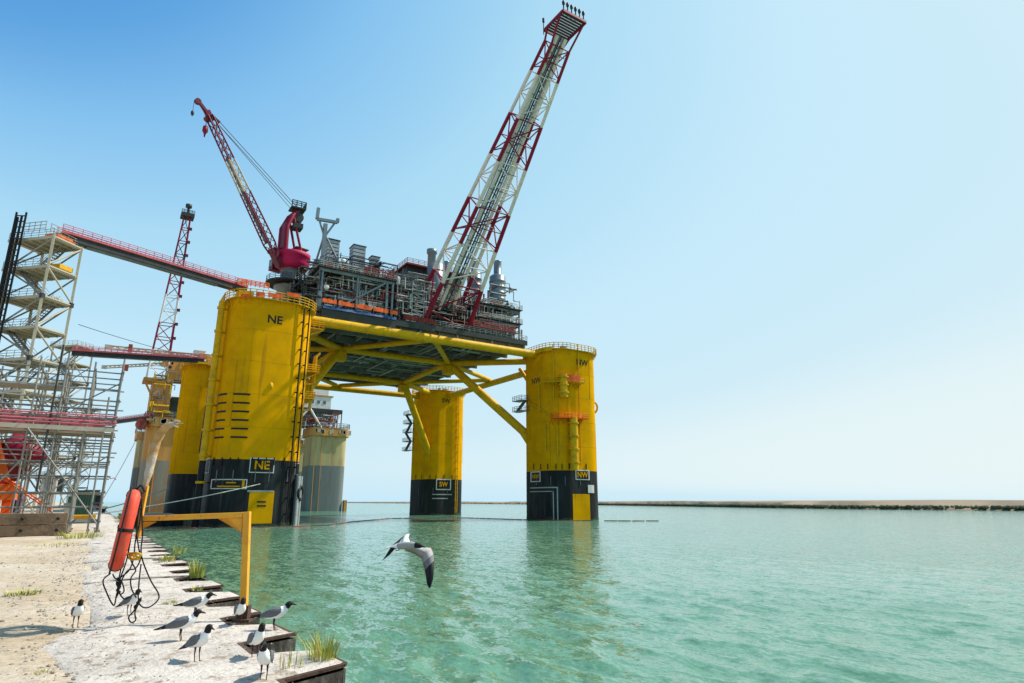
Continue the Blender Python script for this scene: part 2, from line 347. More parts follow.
# concrete cap behind the piles, with an uneven inner margin and a slightly rough top
g = MB(); rg = random.Random(5)
rows = [0, .12, .28, .45, .58, .7, .8, .9, 1.0]
inner = [(-23.35 + .25 * math.sin(y * .9) + .15 * math.sin(y * 2.3) + rg.uniform(-.06, .06), y) for x, y in prof]
vs = []
for (x, y), (ix, iy) in zip(prof, inner):
    for k, t in enumerate(rows):
        px, py = (x - .015) + (ix - x) * t, y + (iy - y) * t
        vs.append((px, py, QZ + .05 - (.0, .0, .0, .004, .015, .03, .045, .06, .15)[k] + (rg.uniform(-.016, .016) if 0 < k < 8 else -.01)))
nr = len(rows)
g.add(vs, [(i * nr + k, i * nr + k + 1, (i + 1) * nr + k + 1, (i + 1) * nr + k) for i in range(len(prof) - 1) for k in range(nr - 1)], True)
solo('quay_cap', g, 'cap_concrete', 'pale bird-stained concrete quay edge', kind='structure', org=(QX, -100, QZ))
spw = thing('sheet_pile_wall', 'rusty zigzag sheet pile wall along the edge of the quay', 'quay wall', (QX, -110, -2))
for k in range(NP):
    y = Y0 + k * PITCH_P
    seg = [Vector((x, y2)) for x, y2 in prof[5 * k:5 * k + 6]]
    m = MB()
    for a, b in zip(seg, seg[1:]):
        d = (b - a).normalized(); nn = Vector((d.y, -d.x)) * .02
        m.add([(a.x, a.y, -3), (b.x, b.y, -3), (b.x, b.y, QZ - .02), (a.x, a.y, QZ - .02), (a.x + nn.x, a.y + nn.y, -3), (b.x + nn.x, b.y + nn.y, -3), (b.x + nn.x, b.y + nn.y, QZ - .02), (a.x + nn.x, a.y + nn.y, QZ - .02)],
              [(0, 1, 2, 3), (4, 7, 6, 5), (3, 2, 6, 7), (0, 4, 5, 1), (0, 3, 7, 4), (1, 5, 6, 2)])
    sp_ = part('sheet_pile', m, 'pile', spw)
    if k < 22:
        m = MB()
        for a, b in zip(seg, seg[1:]):
            d = (b - a).normalized(); nn = Vector((d.y, -d.x))
            a0, b0 = a - nn * .02, b - nn * .02; a1, b1 = a + nn * .03, b + nn * .03
            z0, z1 = QZ + .008, QZ + .038 + random.uniform(-.006, .006)
            m.add([(a0.x, a0.y, z0), (b0.x, b0.y, z0), (b1.x, b1.y, z0), (a1.x, a1.y, z0), (a0.x, a0.y, z1), (b0.x, b0.y, z1), (b1.x, b1.y, z1), (a1.x, a1.y, z1)],
                  [(0, 3, 2, 1), (4, 5, 6, 7), (0, 1, 5, 4), (1, 2, 6, 5), (2, 3, 7, 6), (3, 0, 4, 7)])
        part('top_edge', m, 'rust', sp_)
        a, b = seg[4], seg[3]; c = a.lerp(b, .45); d = (a - b).normalized(); nn = Vector((d.y, -d.x))
        m = MB(); m.lathe([(0, .026), (.045, .026), (.05, 0)], (c.x + nn.x * 0, c.y, QZ - .16), 10, (nn.x, nn.y, 0)); part('lifting_hole', m, 'black', sp_)
# far shore: a low bank, its scrub line and the flat land behind
sh_px = [(430, 503.6), (520, 504.3), (600, 505.2), (700, 506.8), (800, 508.6), (900, 509.8), (1024, 511), (1150, 512.5)]
shore = [pz(x, y, 0) for x, y in sh_px]
shore = [shore[0] + (shore[0] - shore[1]).normalized() * 3000] + shore + [shore[-1] + (shore[-1] - shore[-2]).normalized() * 800]
pts = []
for a, b in zip(shore, shore[1:]):
    k = max(1, int((b - a).length / 6)); pts += [a.lerp(b, i / k) for i in range(k)]
pts.append(shore[-1]); g = MB(); vs = []; away = AY.copy()
for i, p in enumerate(pts):
    w = 2 * math.sin(i * .7) + 1.5 * math.sin(i * 1.9); h = 4.2 + .4 * math.sin(i * .13) + .25 * math.sin(i * .41)
    for d, z in ((-3 + w, -1), (1 + w, .5), (7 + w, 1.6), (16, 2.2), (26 + w, h), (60, h + .4), (8000, h + .6)):
        q = p + away * d; vs.append((q.x, q.y, z))
g.add(vs, [(i * 7 + k, (i + 1) * 7 + k, (i + 1) * 7 + k + 1, i * 7 + k + 1) for i in range(len(pts) - 1) for k in range(6)], True)
solo('far_shore', g, 'far_land', 'low sandy far shore', kind='structure')
g = MB(); rg = random.Random(11)
for i, p in enumerate(pts):
    for j in range(34 if (p - CAM).length < 900 else 4):
        q = p + away * rg.uniform(0, 14) + Vector((rg.uniform(-3, 3), rg.uniform(-3, 3), 0)); s = rg.uniform(.3, .95)
        g.lathe([(.1 * s, 2.0 * s), (.8 * s, 1.6 * s), (1.2 * s, .9 * s), (1.0 * s, .1)], (q.x, q.y, .7), 6, (rg.uniform(-.2, .2), rg.uniform(-.2, .2), 1), smooth=False)
solo('shore_scrub', g, 'scrub', 'dark green scrub along the far waterline', 'scrub', kind='stuff')
# ------------------------------------------------------------------ the yellow platform
S1, S2, CA, CR, CH, BZ = 70.6, 67.6, 14.8, 4.67, 39.6, 11.0
CC = {'NE': (0, 0), 'NW': (S1, 0), 'SE': (0, S2), 'SW': (S1, S2)}
def rsq(cx, cy, a, r, n=10):
    h = a / 2 - r; out = []
    for k, (sx, sy) in enumerate(((1, 1), (-1, 1), (-1, -1), (1, -1))):
        for i in range(n + 1):
            t = math.radians(k * 90 + 90 * i / n); out.append((cx + sx * h + r * math.cos(t), cy + sy * h + r * math.sin(t)))
    return out
PL = thing('offshore_platform', 'huge yellow four-column offshore platform with crowded grey topsides', 'oil platform', (S1 / 2, S2 / 2, 0))
columns = {}
def pcol(k, x, y, off=0.):                         # where the ray of a pixel meets a column's side; returns point, outward normal
    out = rsq(*CC[k], CA + 2 * off, CR + off, 16); d = ray(x, y); best = None
    for a, b in zip(out, out[1:] + out[:1]):
        a, b = Vector(a), Vector(b); e = b - a; den = d.x * e.y - d.y * e.x
        if abs(den) < 1e-12: continue
        w = Vector((a.x - CAM.x, a.y - CAM.y)); t = (w.x * e.y - w.y * e.x) / den; s = (w.x * d.y - w.y * d.x) / den
        if t > 0 and -1e-6 <= s <= 1 + 1e-6 and (best is None or t < best[0]): best = (t, Vector((e.y, -e.x, 0)).normalized())
    if best is None:                               # just past the silhouette: step towards the column's middle
        c = V3(*CC[k], 10) - CAM; xc = 512 + F_PX * c.dot(AX) / (c.dot(AY) * CP + c.z * SP); return pcol(k, x + (.7 if xc > x else -.7), y, off)
    return CAM + d * best[0], best[1]
def patch(k, x0, y0, x1, y1, off, th=.03):         # a curved plate on a column's side, given by its corners in the photo
    m = MB(); n = 10; A = []; 
    zt = pcol(k, (x0 + x1) / 2, y0, off)[0].z; zb = pcol(k, (x0 + x1) / 2, y1, off)[0].z
    for i in range(n + 1):
        p, nn = pcol(k, x0 + (x1 - x0) * i / n, (y0 + y1) / 2, off); A.append((p, nn))
    vs = []
    for p, nn in A:
        for o in (0, th):
            q = p + nn * o; vs += [(q.x, q.y, zb), (q.x, q.y, zt)]
    fs = []
    for i in range(n):
        a, b = 4 * i, 4 * i + 4
        fs += [(a + 2, b + 2, b + 3, a + 3), (a, a + 1, b + 1, b), (a + 1, a + 3, b + 3, b + 1), (a, b, b + 2, a + 2)]
    fs += [(0, 2, 3, 1), (4 * n, 4 * n + 1, 4 * n + 3, 4 * n + 2)]
    m.add(vs, fs); return m
def yaw_of(nn): return math.atan2(nn.x, -nn.y)
for k, (cx, cy) in CC.items():
    m = MB().prism(rsq(cx, cy, CA, CR), BZ, CH); c = part('column', m, 'yellow', PL, f'yellow column marked {k}'); columns[k] = c
    m = MB().prism(rsq(cx, cy, CA + .06, CR + .03), -9, BZ + .02); part('black_band', m, 'hull_black', c)
    m = MB()                                        # weld seams / stiffener strakes
    for z in (16.5, 22.3, 28.1, 33.9):
        m.prism(rsq(cx, cy, CA + .04, CR + .02), z, z + .05, top=False)
    for j in range(14):
        ox, oy = rsq(cx, cy, CA + .03, CR + .015, 10)[j * 3 + 1]; m.bx(ox - .03, ox + .03, oy - .03, oy + .03, (BZ, 16.5, 22.3, 28.1)[j % 4], (22.3, 28.1, 33.9, CH - .1)[j % 4])
    part('weld_seam', m, 'seam', c, kind='stuff')
    m = MB(); o9 = rsq(cx, cy, CA + .14, CR + .07, 16); rq = random.Random(k + 'w'); nq = len(o9); hz = [.35 + .3 * rq.random() + .25 * math.sin(j * .7) for j in range(nq)]
    m.add([(x, y, -1.5) for x, y in o9] + [(x, y, h) for (x, y), h in zip(o9, hz)], [(j, (j + 1) % nq, nq + (j + 1) % nq, nq + j) for j in range(nq)], True); part('waterline_growth', m, 'growth', c)
    m = MB(); o2 = rsq(cx, cy, CA + 2.6, CR + 1.3); o1 = rsq(cx, cy, CA - .6, CR - .3)
    n = len(o1); vs = [(x, y, CH + .02 - .35) for x, y in o2] + [(x, y, CH + .02) for x, y in o2] + [(x, y, CH + .02) for x, y in o1]
    m.add(vs, [(i, (i + 1) % n, n + (i + 1) % n, n + i) for i in range(n)] + [(n + i, n + (i + 1) % n, 2 * n + (i + 1) % n, 2 * n + i) for i in range(n)] + [tuple(range(n - 1, -1, -1))])
    rg = random.Random(k); out = [V3(x, y, CH) for x, y in rsq(cx, cy, CA + 1.6, CR + .8, 4)]
    m2 = MB(); o3 = rsq(cx, cy, CA + 1.4, CR + .7, 6); n = len(o3)
    m2.prism(o3, CH - .05, CH + .12, smooth=False); part('top_walkway', m2, 'yellow_pipe', c)
    m3 = MB(); m3.rail(out + out[:1], 1.5, 1.1, .08); part('top_railing', m3, 'yellow_pipe', c)
    for (x, y) in [rsq(cx, cy, CA + .9, CR + .45, 3)[i] for i in range(16)]:
        pass
    m4 = MB()
    for i in range(26):                             # brackets under the walkway
        x, y = rsq(cx, cy, CA + .05, CR, 8)[int(i * 36 / 26)]; nn = Vector((x - cx, y - cy, 0)).normalized()
        m4.beam((x, y, CH - 1.2), V3(x, y, CH - .1) + nn * .75, .09, .09)
    part('bracket', m4, 'yellow_pipe', c, kind='stuff')
    m5 = MB()                                       # winches, fairleads and lockers on the column head
    for i in range(10):
        a, b, h = rg.uniform(.4, 1.5), rg.uniform(.4, 1.5), rg.uniform(.5, 1.9); x, y = cx + rg.uniform(-5.5, 5.5), cy + rg.uniform(-5.5, 5.5)
        if rg.random() < .5: m5.bx(x - a / 2, x + a / 2, y - b / 2, y + b / 2, CH + .1, CH + .1 + h)
        else: m5.tube((x, y, CH + .1), (x, y, CH + .1 + h), a / 2, 10)
    part('deck_winch', m5, 'steel', c, kind='stuff')
for q in ((241, 294, 252, 297.5), (256, 292, 265, 297), (268, 293.5, 283, 298), (287, 293, 300, 297)): part('debris_net', patch('NE', *q, .85, .05), 'net_orange', columns['NE'])
def column_ladder(k, xp, ytop, ybot, m_='black', gap=.7):
    p, nn = pcol(k, xp, (ytop + ybot) / 2); t = V3(-nn.y, nn.x, 0); z1 = pcol(k, xp, ytop)[0].z
    m = MB()
    for s in (-1, 1):
        q = p + nn * .55 + t * gap * s; m.tube((q.x, q.y, .5), (q.x, q.y, z1), .13, 6)
        for i in range(15):
            z = 2 + i * (z1 - 3) / 14; a = p + t * gap * s
            m.beam((a.x, a.y, z), (q.x + nn.x * .1, q.y + nn.y * .1, z), .12, .25)
    return part('mooring_guide', m, m_, columns[k])
column_ladder('NE', 296, 302, 523)
column_ladder('SW', 456, 396, 515, 'yellow_pipe', .35)
# NE lettering and plates
def lettering(k, s, x, y, size, m_, off=.01): p, nn = pcol(k, x, y, off); return text('lettering', s, size, p + nn * .02, m_, columns[k], yaw_of(nn))
lettering('NE', 'NE', 275, 320, 2.1, 'black')
lettering('NW', 'NW', 582, 363, 2.0, 'black'); lettering('NW', 'NW', 536, 381, 2.0, 'rust')
lettering('SW', 'SW', 446, 401, 2.0, 'black')
def plate(k, x0, y0, x1, y1, s, size, name='name_plate', face='hull_black', bd='white_paint'):
    a = part(name, patch(k, x0, y0, x1, y1, .05), bd, columns[k])
    e = 1.0 if x1 - x0 > 8 else .6
    part(name + '_face', patch(k, x0 + e, y0 + e, x1 - e, y1 - e, .09), face, columns[k])
    if s:
        p, nn = pcol(k, (x0 + x1) / 2, (y0 + y1) / 2, .14); text('plate_lettering', s, size, p + nn * .02, 'yellow', columns[k], yaw_of(nn))
plate('NE', 249.5, 458, 274.5, 473, 'NE', 2.0)
plate('NE', 205.5, 459, 209.5, 473, None, 1); plate('NE', 295, 463, 300, 475, None, 1)
plate('NE', 211, 479, 247, 489, None, 1, 'notice_plate')
plate('NW', 575.5, 470, 589.5, 480, 'NW', 1.75); plate('NW', 530.5, 471.5, 540.5, 482, 'NW', 1.5)
plate('SW', 436, 479, 451, 490, 'SW', 2.0)
part('draught_panel', patch('NE', 248, 491, 273, 523.5, .05), 'yellow', columns['NE'])
part('draught_panel', patch('NW', 573, 494, 590, 521.5, .05), 'yellow', columns['NW'])
part('white_label', patch('NW', 588, 485, 594, 493, .1), 'white_paint', columns['NW'])
part('white_edging', patch('NE', 247.3, 490.3, 273.7, 492, .08), 'steel_light', columns['NE'])
for y in (501, 505):                                # two small lines of print on the yellow panel
    part('print_line', patch('NE', 257, y, 266, y + 1.6, .09), 'hull_black', columns['NE'])
for y, a, b in ((482, 226, 236), (485.6, 217, 240)): part('print_line', patch('NE', a, y, b, y + 1.3, .14), 'yellow', columns['NE'])
part('print_line', patch('NE', 242, 480.5, 244.5, 487, .14), 'yellow', columns['NE'])
for i in range(6):                                  # dark draught slots
    y = 393.5 + i * 8.6
    part('draught_slot', patch('NE', 217.5 - i * .7, y, 227 - i * .7, y + 1.8, .02), 'black', columns['NE'])
    part('draught_slot', patch('NE', 233 - i * .5, y - .3, 250.5 - i * .6, y + 1.5, .02), 'black', columns['NE'])
for k, xs_, yb in (('NE', (214, 222, 230, 238, 252, 258, 266, 274, 284), 462), ('NW', (534, 541, 548, 556, 562, 569, 577, 586), 467), ('SW', (416, 422, 430, 436, 444, 452), 477)):
    m = MB(); m2 = MB()
    for x in xs_:
        p, nn = pcol(k, x, yb); m = MB().ob(p + nn * .1 + V3(0, 0, .1), nn, (-nn.y, nn.x, 0), (0, 0, 1), .16, .16, 1.3); part('anode', m, 'hull_black', columns[k])
    for x in xs_[::2]:
        p, nn = pcol(k, x + 3, yb + 14); m2 = MB().ob(p + nn * .1, nn, (-nn.y, nn.x, 0), (0, 0, 1), .1, .1, 2.0); part('white_mark', m2, 'steel', columns[k])
m = MB()                                            # white stripes and boxes in the black band of the west columns
for k, L_ in (('NW', ((530, 487, 557, 488.2), (530, 491, 552, 492), (557, 487, 558.2, 520), (553, 491, 554, 520))), ('SW', ((432, 494, 452, 495), (432, 498, 448, 499)))):
    for q in L_: part('white_stripe', patch(k, *q, .06), 'steel_light', columns[k])
m = MB(); p, nn = pcol('NE', 271, 386); m.lathe([(0, .25), (.3, .2), (.4, 0)], p, 10, nn); m.v = [(x, y, p.z + (z - p.z) * 1.7) for x, y, z in m.v]; part('mooring_eye', m, 'yellow_pipe', columns['NE'])
def caisson(k, xp, yt, yb, r, off, m_, flanges=5):
    p, nn = pcol(k, xp, (yt + yb) / 2); zt, zb = pcol(k, xp, yt)[0].z, max(-1, pcol(k, xp, yb)[0].z); q = p + nn * off
    m = MB().tube((q.x, q.y, zb), (q.x, q.y, zt), r, 14); cp = part('caisson', m, m_, columns[k]); m = MB()
    for i in range(flanges):
        z = zb + (zt - zb) * (i + .5) / flanges; m = MB(); m.tube((q.x, q.y, z), (q.x, q.y, z + .3), r * 1.3, 14); m.beam(p + V3(0, 0, z - p.z), (q.x, q.y, z + .15), .3, .25); part('clamp', m, m_, columns[k])
    return q
def walkway(k, x0, x1, y, out=1.6, m_='yellow_pipe', net=False, h=1.2):
    m = MB(); r2 = MB(); P_ = []
    for i in range(7):
        p, nn = pcol(k, x0 + (x1 - x0) * i / 6, y); z = pcol(k, (x0 + x1) / 2, y)[0].z; P_.append((V3(p.x, p.y, z), nn))
    for (a, na), (b, nb) in zip(P_, P_[1:]):
        ao, bo = a + na * out, b + nb * out; dz = V3(0, 0, .18)
        m.add([a, b, bo, ao, a + dz, b + dz, bo + dz, ao + dz], [(0, 1, 2, 3), (4, 7, 6, 5), (0, 4, 5, 1), (1, 5, 6, 2), (2, 6, 7, 3), (3, 7, 4, 0)])
        m.beam(a - V3(0, 0, 1.3), ao, .14, .14)
    w = part('side_platform', m, m_, columns[k])
    r2.rail([P_[0][0]] + [a + na * out for a, na in P_] + [P_[-1][0]], h, 1.2, .05); part('side_railing', r2, m_, columns[k])
    if net:
        n_ = MB(); L_ = [a + na * (out + .06) for a, na in P_]
        for a, b in zip(L_, L_[1:]): n_.add([a + V3(0, 0, .15), b + V3(0, 0, .15), b + V3(0, 0, h - .05), a + V3(0, 0, h - .1)], [(0, 1, 2, 3)])
        part('debris_net', n_, 'net_orange', columns[k])
# left-hand pipe of NE, stood off on brackets
m = MB(); m.tube((-8.6, -3.2, 10.8), (-8.6, -3.2, 39.2), .55, 12); part('caisson', m, 'yellow_pipe', columns['NE']); part('caisson_foot', MB().tube((-8.6, -3.2, -1), (-8.6, -3.2, 10.8), .55, 12), 'hull_black', columns['NE'])
m = MB()
for i in range(8):
    z = 7 + i * 4.4; m = MB(); m.tube((-8.6, -3.2, z), (-8.6, -3.2, z + .4), .75, 12); m.beam((-7.3, -2.4, z + .2), (-8.6, -3.2, z + .2), .3, .3); part('clamp', m, 'yellow_pipe', columns['NE'])
m = MB(); m.tube((-8.0, 5, 30), (-7.9, 9, 13), .1, 5); part('hose', m, 'black', columns['SE'])
part('debris_net', patch('NW', 535, 347.5, 552, 351.5, .85, .05), 'yellow_pipe', columns['NW'])
caisson('NW', 562.5, 375, 398, .95, 1.3, 'yellow_pipe', 3); walkway('NW', 545, 580, 383, 1.8, net=False)
n_ = patch('NW', 562, 374.5, 580, 381, 1.95, .05); part('debris_net', n_, 'net_orange', columns['NW'])
caisson('NW', 571, 418, 470, .95, 1.2, 'yellow_pipe', 4); walkway('NW', 553, 583, 419, 1.9, 'orange')
m = MB()
for xp, yt, yb in ((540, 385, 412), (553, 345, 400), (577, 345, 465), (557, 425, 455), (546, 425, 452)):
    p, nn = pcol('NW', xp, yt); q, _ = pcol('NW', xp, yb); q = V3(p.x, p.y, q.z); m.tube(p + nn * .3, q + nn * .3, .16, 6); m.tube(p + nn * -.1, p + nn * .35, .16, 6)
a, na = pcol('NW', 530, 402); b, nb = pcol('NW', 552, 416); m.tube(a + na * .4, b + nb * 1, .2, 6)
part('side_pipe', m, 'yellow_pipe', columns['NW'])
def loop(k, ang, z, s=1.1):                         # half-round mooring hoop standing off a column side
    cx, cy = CC[k]; a = math.radians(ang); d = V3(math.cos(a), math.sin(a), 0); m = MB()
    c = V3(cx, cy, z) + d * (CA / 2 - .1 if abs(math.cos(a) * math.sin(a)) < .1 else CA / 2 + .9)
    m.chain([c + d * (1.5 * s * math.sin(t)) + V3(0, 0, 1.7 * s * math.cos(t)) for t in [math.pi * i / 8 for i in range(9)]], .26, 8); part('mooring_hoop', m, 'yellow_pipe', columns[k])
loop('NW', 0, 19, 1.2); loop('NW', -22, 27, .9)
m = MB(); cx, cy = CC['NW']; m.bx(cx + 7.5, cx + 8.9, cy - 1.6, cy + .4, -.6, 4.2); m.tube((cx + 8.3, cy - .6, 4.2), (cx + 8.3, cy - .6, 4.9), 1, 10); part('fender', m, 'black', columns['NW'])
m = MB()                                            # waterline pipes, box and hoop on the right of NE
p, nn = pcol('NE', 295, 495)
for s, r in ((-.9, .35), (0, .2), (.8, .3)):
    t = V3(-nn.y, nn.x, 0) * s; q = p + nn * .6 + t; m.tube((q.x, q.y, -1), (q.x, q.y, 8.5), r, 8)
part('riser_pipe', m, 'steel_light', columns['NE'])
m = MB(); q = p + nn * .9; m.chain([q + V3(-nn.y, nn.x, 0) * 1.2 * math.cos(t) + V3(0, 0, 5.5 - q.z + 1.2 * math.sin(t)) for t in [2 * math.pi * i / 14 for i in range(14)]], .22, 8, closed=True); part('rubber_ring', m, 'black', columns['NE'])
for z, w in ((37.2, 3.2), (28.5, 3.0), (23.2, 2.4)):     # small platforms and knotted pipework on the inner side of NE
    m = MB().bx(7.35, 7.4 + w, -1.5, 4.5, z, z + .2); m.beam((7.4, -1, z - 1.6), (7.4 + w, -1, z), .18, .18); part('side_platform', m, 'yellow_pipe', columns['NE'])
    m = MB().rail([(7.5, -1.5, z + .2), (7.4 + w, -1.5, z + .2), (7.4 + w, 4.5, z + .2)], 1.2, 1.2, .06); part('side_railing', m, 'yellow_pipe', columns['NE'])
rg = random.Random(8); m = MB()
for i in range(9):
    x, y = 8 + rg.uniform(0, 1.8), rg.uniform(-1.5, 4); z = rg.uniform(19, 30); h = rg.uniform(3, 9)
    m.chain([(7.3, y, z), (x, y, z + .3), (x, y, z + h), (x + rg.uniform(0, 1.5), y, z + h + .8)], rg.uniform(.14, .35), 8)
part('side_pipe', m, 'yellow_pipe', columns['NE'])
def landings(k, x, ydir, zs, m_='steel'):          # zigzag access stairs hung on a column's flank
    cx, cy = CC[k]; cy += 5; m = MB(); r2 = MB()
    for i, z in enumerate(zs):
        x1 = x - 2.2; m.bx(x1, x, cy - 2, cy + 2, z, z + .15)
        r2.rail([(x, cy - 2, z), (x1, cy - 2, z), (x1, cy + 2, z)], 1.2, 1.1, .06)
        if i: m.beam((x - 1, cy - 2 * (-1) ** i, zs[i - 1]), (x - 1, cy + 2 * (-1) ** i, z), .9, .15)
    part('access_stair', m, m_, columns[k]); part('access_railing', r2, m_, columns[k])
landings('SW', S1 - CA / 2, -1, (20.5, 23.5, 26.5, 29.5, 32.5)); landings('NW', S1 - CA / 2, -1, (25.6, 28.2))
# deck frame of yellow tubes
ZC = 39.2
RING = [(20.5, 19.3), (49.3, 19.3), (50.3, 50.5), (20.5, 50.5)]
def ytube(name, a, b, r): return bar(name, a, b, r, 'yellow_pipe', PL)
ytube('deck_chord', (6.5, 0, ZC), (S1 - 6.5, 0, ZC), 1.0); ytube('deck_chord', (6.5, S2, ZC - 1), (S1 - 6.5, S2, ZC - 1), .9)
ytube('deck_chord', (S1, 6, ZC - 1.2), (S1, S2 - 6, ZC - 1.2), .9); ytube('deck_chord', (0, 6, ZC - 1), (0, S2 - 6, ZC - 1), .9)
for i in range(4):
    a, b = RING[i], RING[(i + 1) % 4]; ytube('ring_chord', (*a, ZC - .3), (*b, ZC - .3), .75)
mids = [(35.5, 0), (S1, 34), (35.5, S2), (0, 34)]
for i, (x, y) in enumerate(RING):
    cx, cy = list(CC.values())[(0, 1, 3, 2)[i]]; d = V3(35.3 - cx, 33.8 - cy, 0).normalized()
    foot = V3(cx, cy, 18.5) + d * 6.6; top = V3(x, y, ZC - .5)
    ytube('main_brace', foot, top, 1.05)
    kn = foot.lerp(top, .12); m = MB().tube(foot - V3(0, 0, 3.5) - d * 1.6, kn, 1.5, 14, 1.06); part('brace_foot', m, 'yellow_pipe', PL)
    m = MB().bx(x - 1.3, x + 1.3, y - 1.3, y + 1.3, ZC - 3.2, ZC - 1.2); part('node_block', m, 'yellow_pipe', PL)
    for q in (mids[i], mids[i - 1]): ytube('plan_brace', (x, y, ZC - .3), (*q, ZC - .1), .62)
    ytube('plan_brace', (x, y, ZC - .3), (cx + d.x * 6, cy + d.y * 6, ZC - .5), .8)
ytube('side_brace', (S1 - 2, 7.2, 31), (S1 - 4.0, 12, ZC - 1), .5)
# deck slab and its underside beams
m = MB().bx(9, 61.6, 1.2, 66, 41.75, 42.8); part('main_deck', m, 'deck_green', PL)
for i in range(12): bar('deck_beam', (9.4 + i * 4.7, 1.6, 41.25), (9.4 + i * 4.7, 65.8, 41.25), .35, 'steel_light' if i % 2 else 'steel', PL, 'box', .95)
for i in range(9): bar('deck_beam', (9.2, 2.4 + i * 7.8, 40.9), (61.4, 2.4 + i * 7.8, 40.9), .45, 'steel', PL, 'box', 1.6)
rg = random.Random(3); m = MB()
for i in range(60):
    x, y = rg.uniform(10, 60), rg.uniform(3, 64); L = rg.uniform(4, 16)
    if rg.random() < .5: m.tube((x, y, 40.2), (min(61, x + L), y, 40.2), rg.uniform(.08, .25), 6)
    else: m.tube((x, y, 40), (x, min(65, y + L), 40), rg.uniform(.08, .25), 6)
part('underdeck_pipework', m, 'steel_light', PL, kind='stuff')
part('deck_fascia', MB().bx(10.4, 26.5, .6, 1.15, 40.4, 42.3).bx(26.6, 36, .75, 1.15, 41.2, 42.4).bx(36.1, 61.4, .8, 1.15, 41.5, 42.6), 'deck_green', PL)
m = MB()
for a in range(16):
    x = 10.5 + a; z = 42.75 - .1 * math.sin(a * 1.7); m.add([(x, .3 + .1 * math.sin(a), 42.3 + .04 * math.sin(a * 2.3)), (x + 1, .3 + .1 * math.sin(a + 1), 42.3 + .04 * math.sin(a * 2.3 + 2.3)), (x + 1, .55, 43.0), (x, .55, 43.0)], [(0, 1, 2, 3)], True)
m.bx(10.5, 26.5, .56, 1.1, 42.4, 43.0); part('blue_tarpaulin', m, 'blue_tarp', PL)
m = MB(); rg = random.Random(21); Z_ = [(rg.uniform(-.2, .15), rg.uniform(-.3, .1)) for i in range(40)]
for i in range(39):
    if i % 9 == 7: continue
    x = 10.3 + i * .42; (a, s0), (b, s1) = Z_[i], Z_[i + 1]
    m.add([(x, .4 + s0 * .4, 43.5), (x + .42, .4 + s1 * .4, 43.5), (x + .42, .42, 44.45 + b), (x, .42, 44.45 + a)], [(0, 1, 2, 3)], True)
    m.add([(x, .46 + s0 * .4, 43.5), (x + .42, .46 + s1 * .4, 43.5), (x + .42, .48, 44.45 + b), (x, .48, 44.45 + a)], [(3, 2, 1, 0)], True)
part('orange_net', m, 'net_orange', PL)
# topsides
def clutter(u0, u1, v0, v1, z0, z1, n, seed, rmin=.08, rmax=.28):
    rg = random.Random(seed); m = MB()
    for i in range(n):
        p = V3(rg.uniform(u0, u1), rg.uniform(v0, v1), rg.uniform(z0, z1)); r = rmin + (rmax - rmin) * rg.random() ** 2; P_ = [p]
        ax = rg.choice((0, 0, 1, 2, 2))
        for k in range(rg.randint(1, 4)):
            q = P_[-1].copy(); q[ax] += rg.choice((-1, 1)) * rg.uniform(1, 6 if ax != 2 else 3.5)
            q = V3(min(u1, max(u0, q.x)), min(v1, max(v0, q.y)), min(z1, max(z0, q.z)))
            if (q - P_[-1]).length > .3: P_.append(q)
            ax = rg.choice([a for a in (0, 1, 2) if a != ax])
        for a, b in zip(P_, P_[1:]):
            d = (b - a).normalized() * r; m.tube(a - d * .8, b + d * .8, r, 7)
            if rg.random() < .4: c = a.lerp(b, rg.random()); d.normalize(); m.tube(c - d * .08, c + d * .08, r * 1.8, 8)
    return m
def vessel(name, a, b, r, m_):
    a, b = Vector(a), Vector(b); d = (b - a).normalized(); L = (b - a).length
    m = MB().lathe([(.01, 0), (r * .6, .12 * r), (r * .9, .3 * r), (r, .55 * r), (r, L - .55 * r), (r * .9, L - .3 * r), (r * .6, L - .12 * r), (.01, L)], a, 18, d); return part(name, m, m_, PL)
def skid(u0, u1, v0, v1, z0, z1, n, seed):
    rg = random.Random(seed); ms = ('steel', 'steel_light', 'steel_dark', 'tank_grey', 'white_paint', 'red_oxide')
    for i in range(n):
        w, d, h = rg.uniform(.6, 2.2), rg.uniform(.6, 1.6), rg.uniform(.6, min(2.4, z1 - z0)); x, y = rg.uniform(u0, u1 - w), rg.uniform(v0, v1 - d); k = rg.random(); c = rg.choice(ms)
        if k < .45:
            m = MB().bx(x, x + w, y, y + d, z0 + .25, z0 + h); m.bx(x + .06, x + w - .06, y - .03, y + .0, z0 + .4, z0 + h - .15)
            for q in range(2): m.bx(x + .1 + q * (w - .3), x + .2 + q * (w - .3), y + .1, y + d - .1, z0, z0 + .25)
            part('equipment_cabinet', m, c, PL)
        elif k < .75: vessel('process_vessel', (x, y, z0 + h * .5), (x + max(1.6, w * 1.4), y, z0 + h * .5), h * .4, c)
        else: vessel('process_vessel', (x, y, z0), (x, y, z0 + h * 1.1), min(w, d) * .45, c)
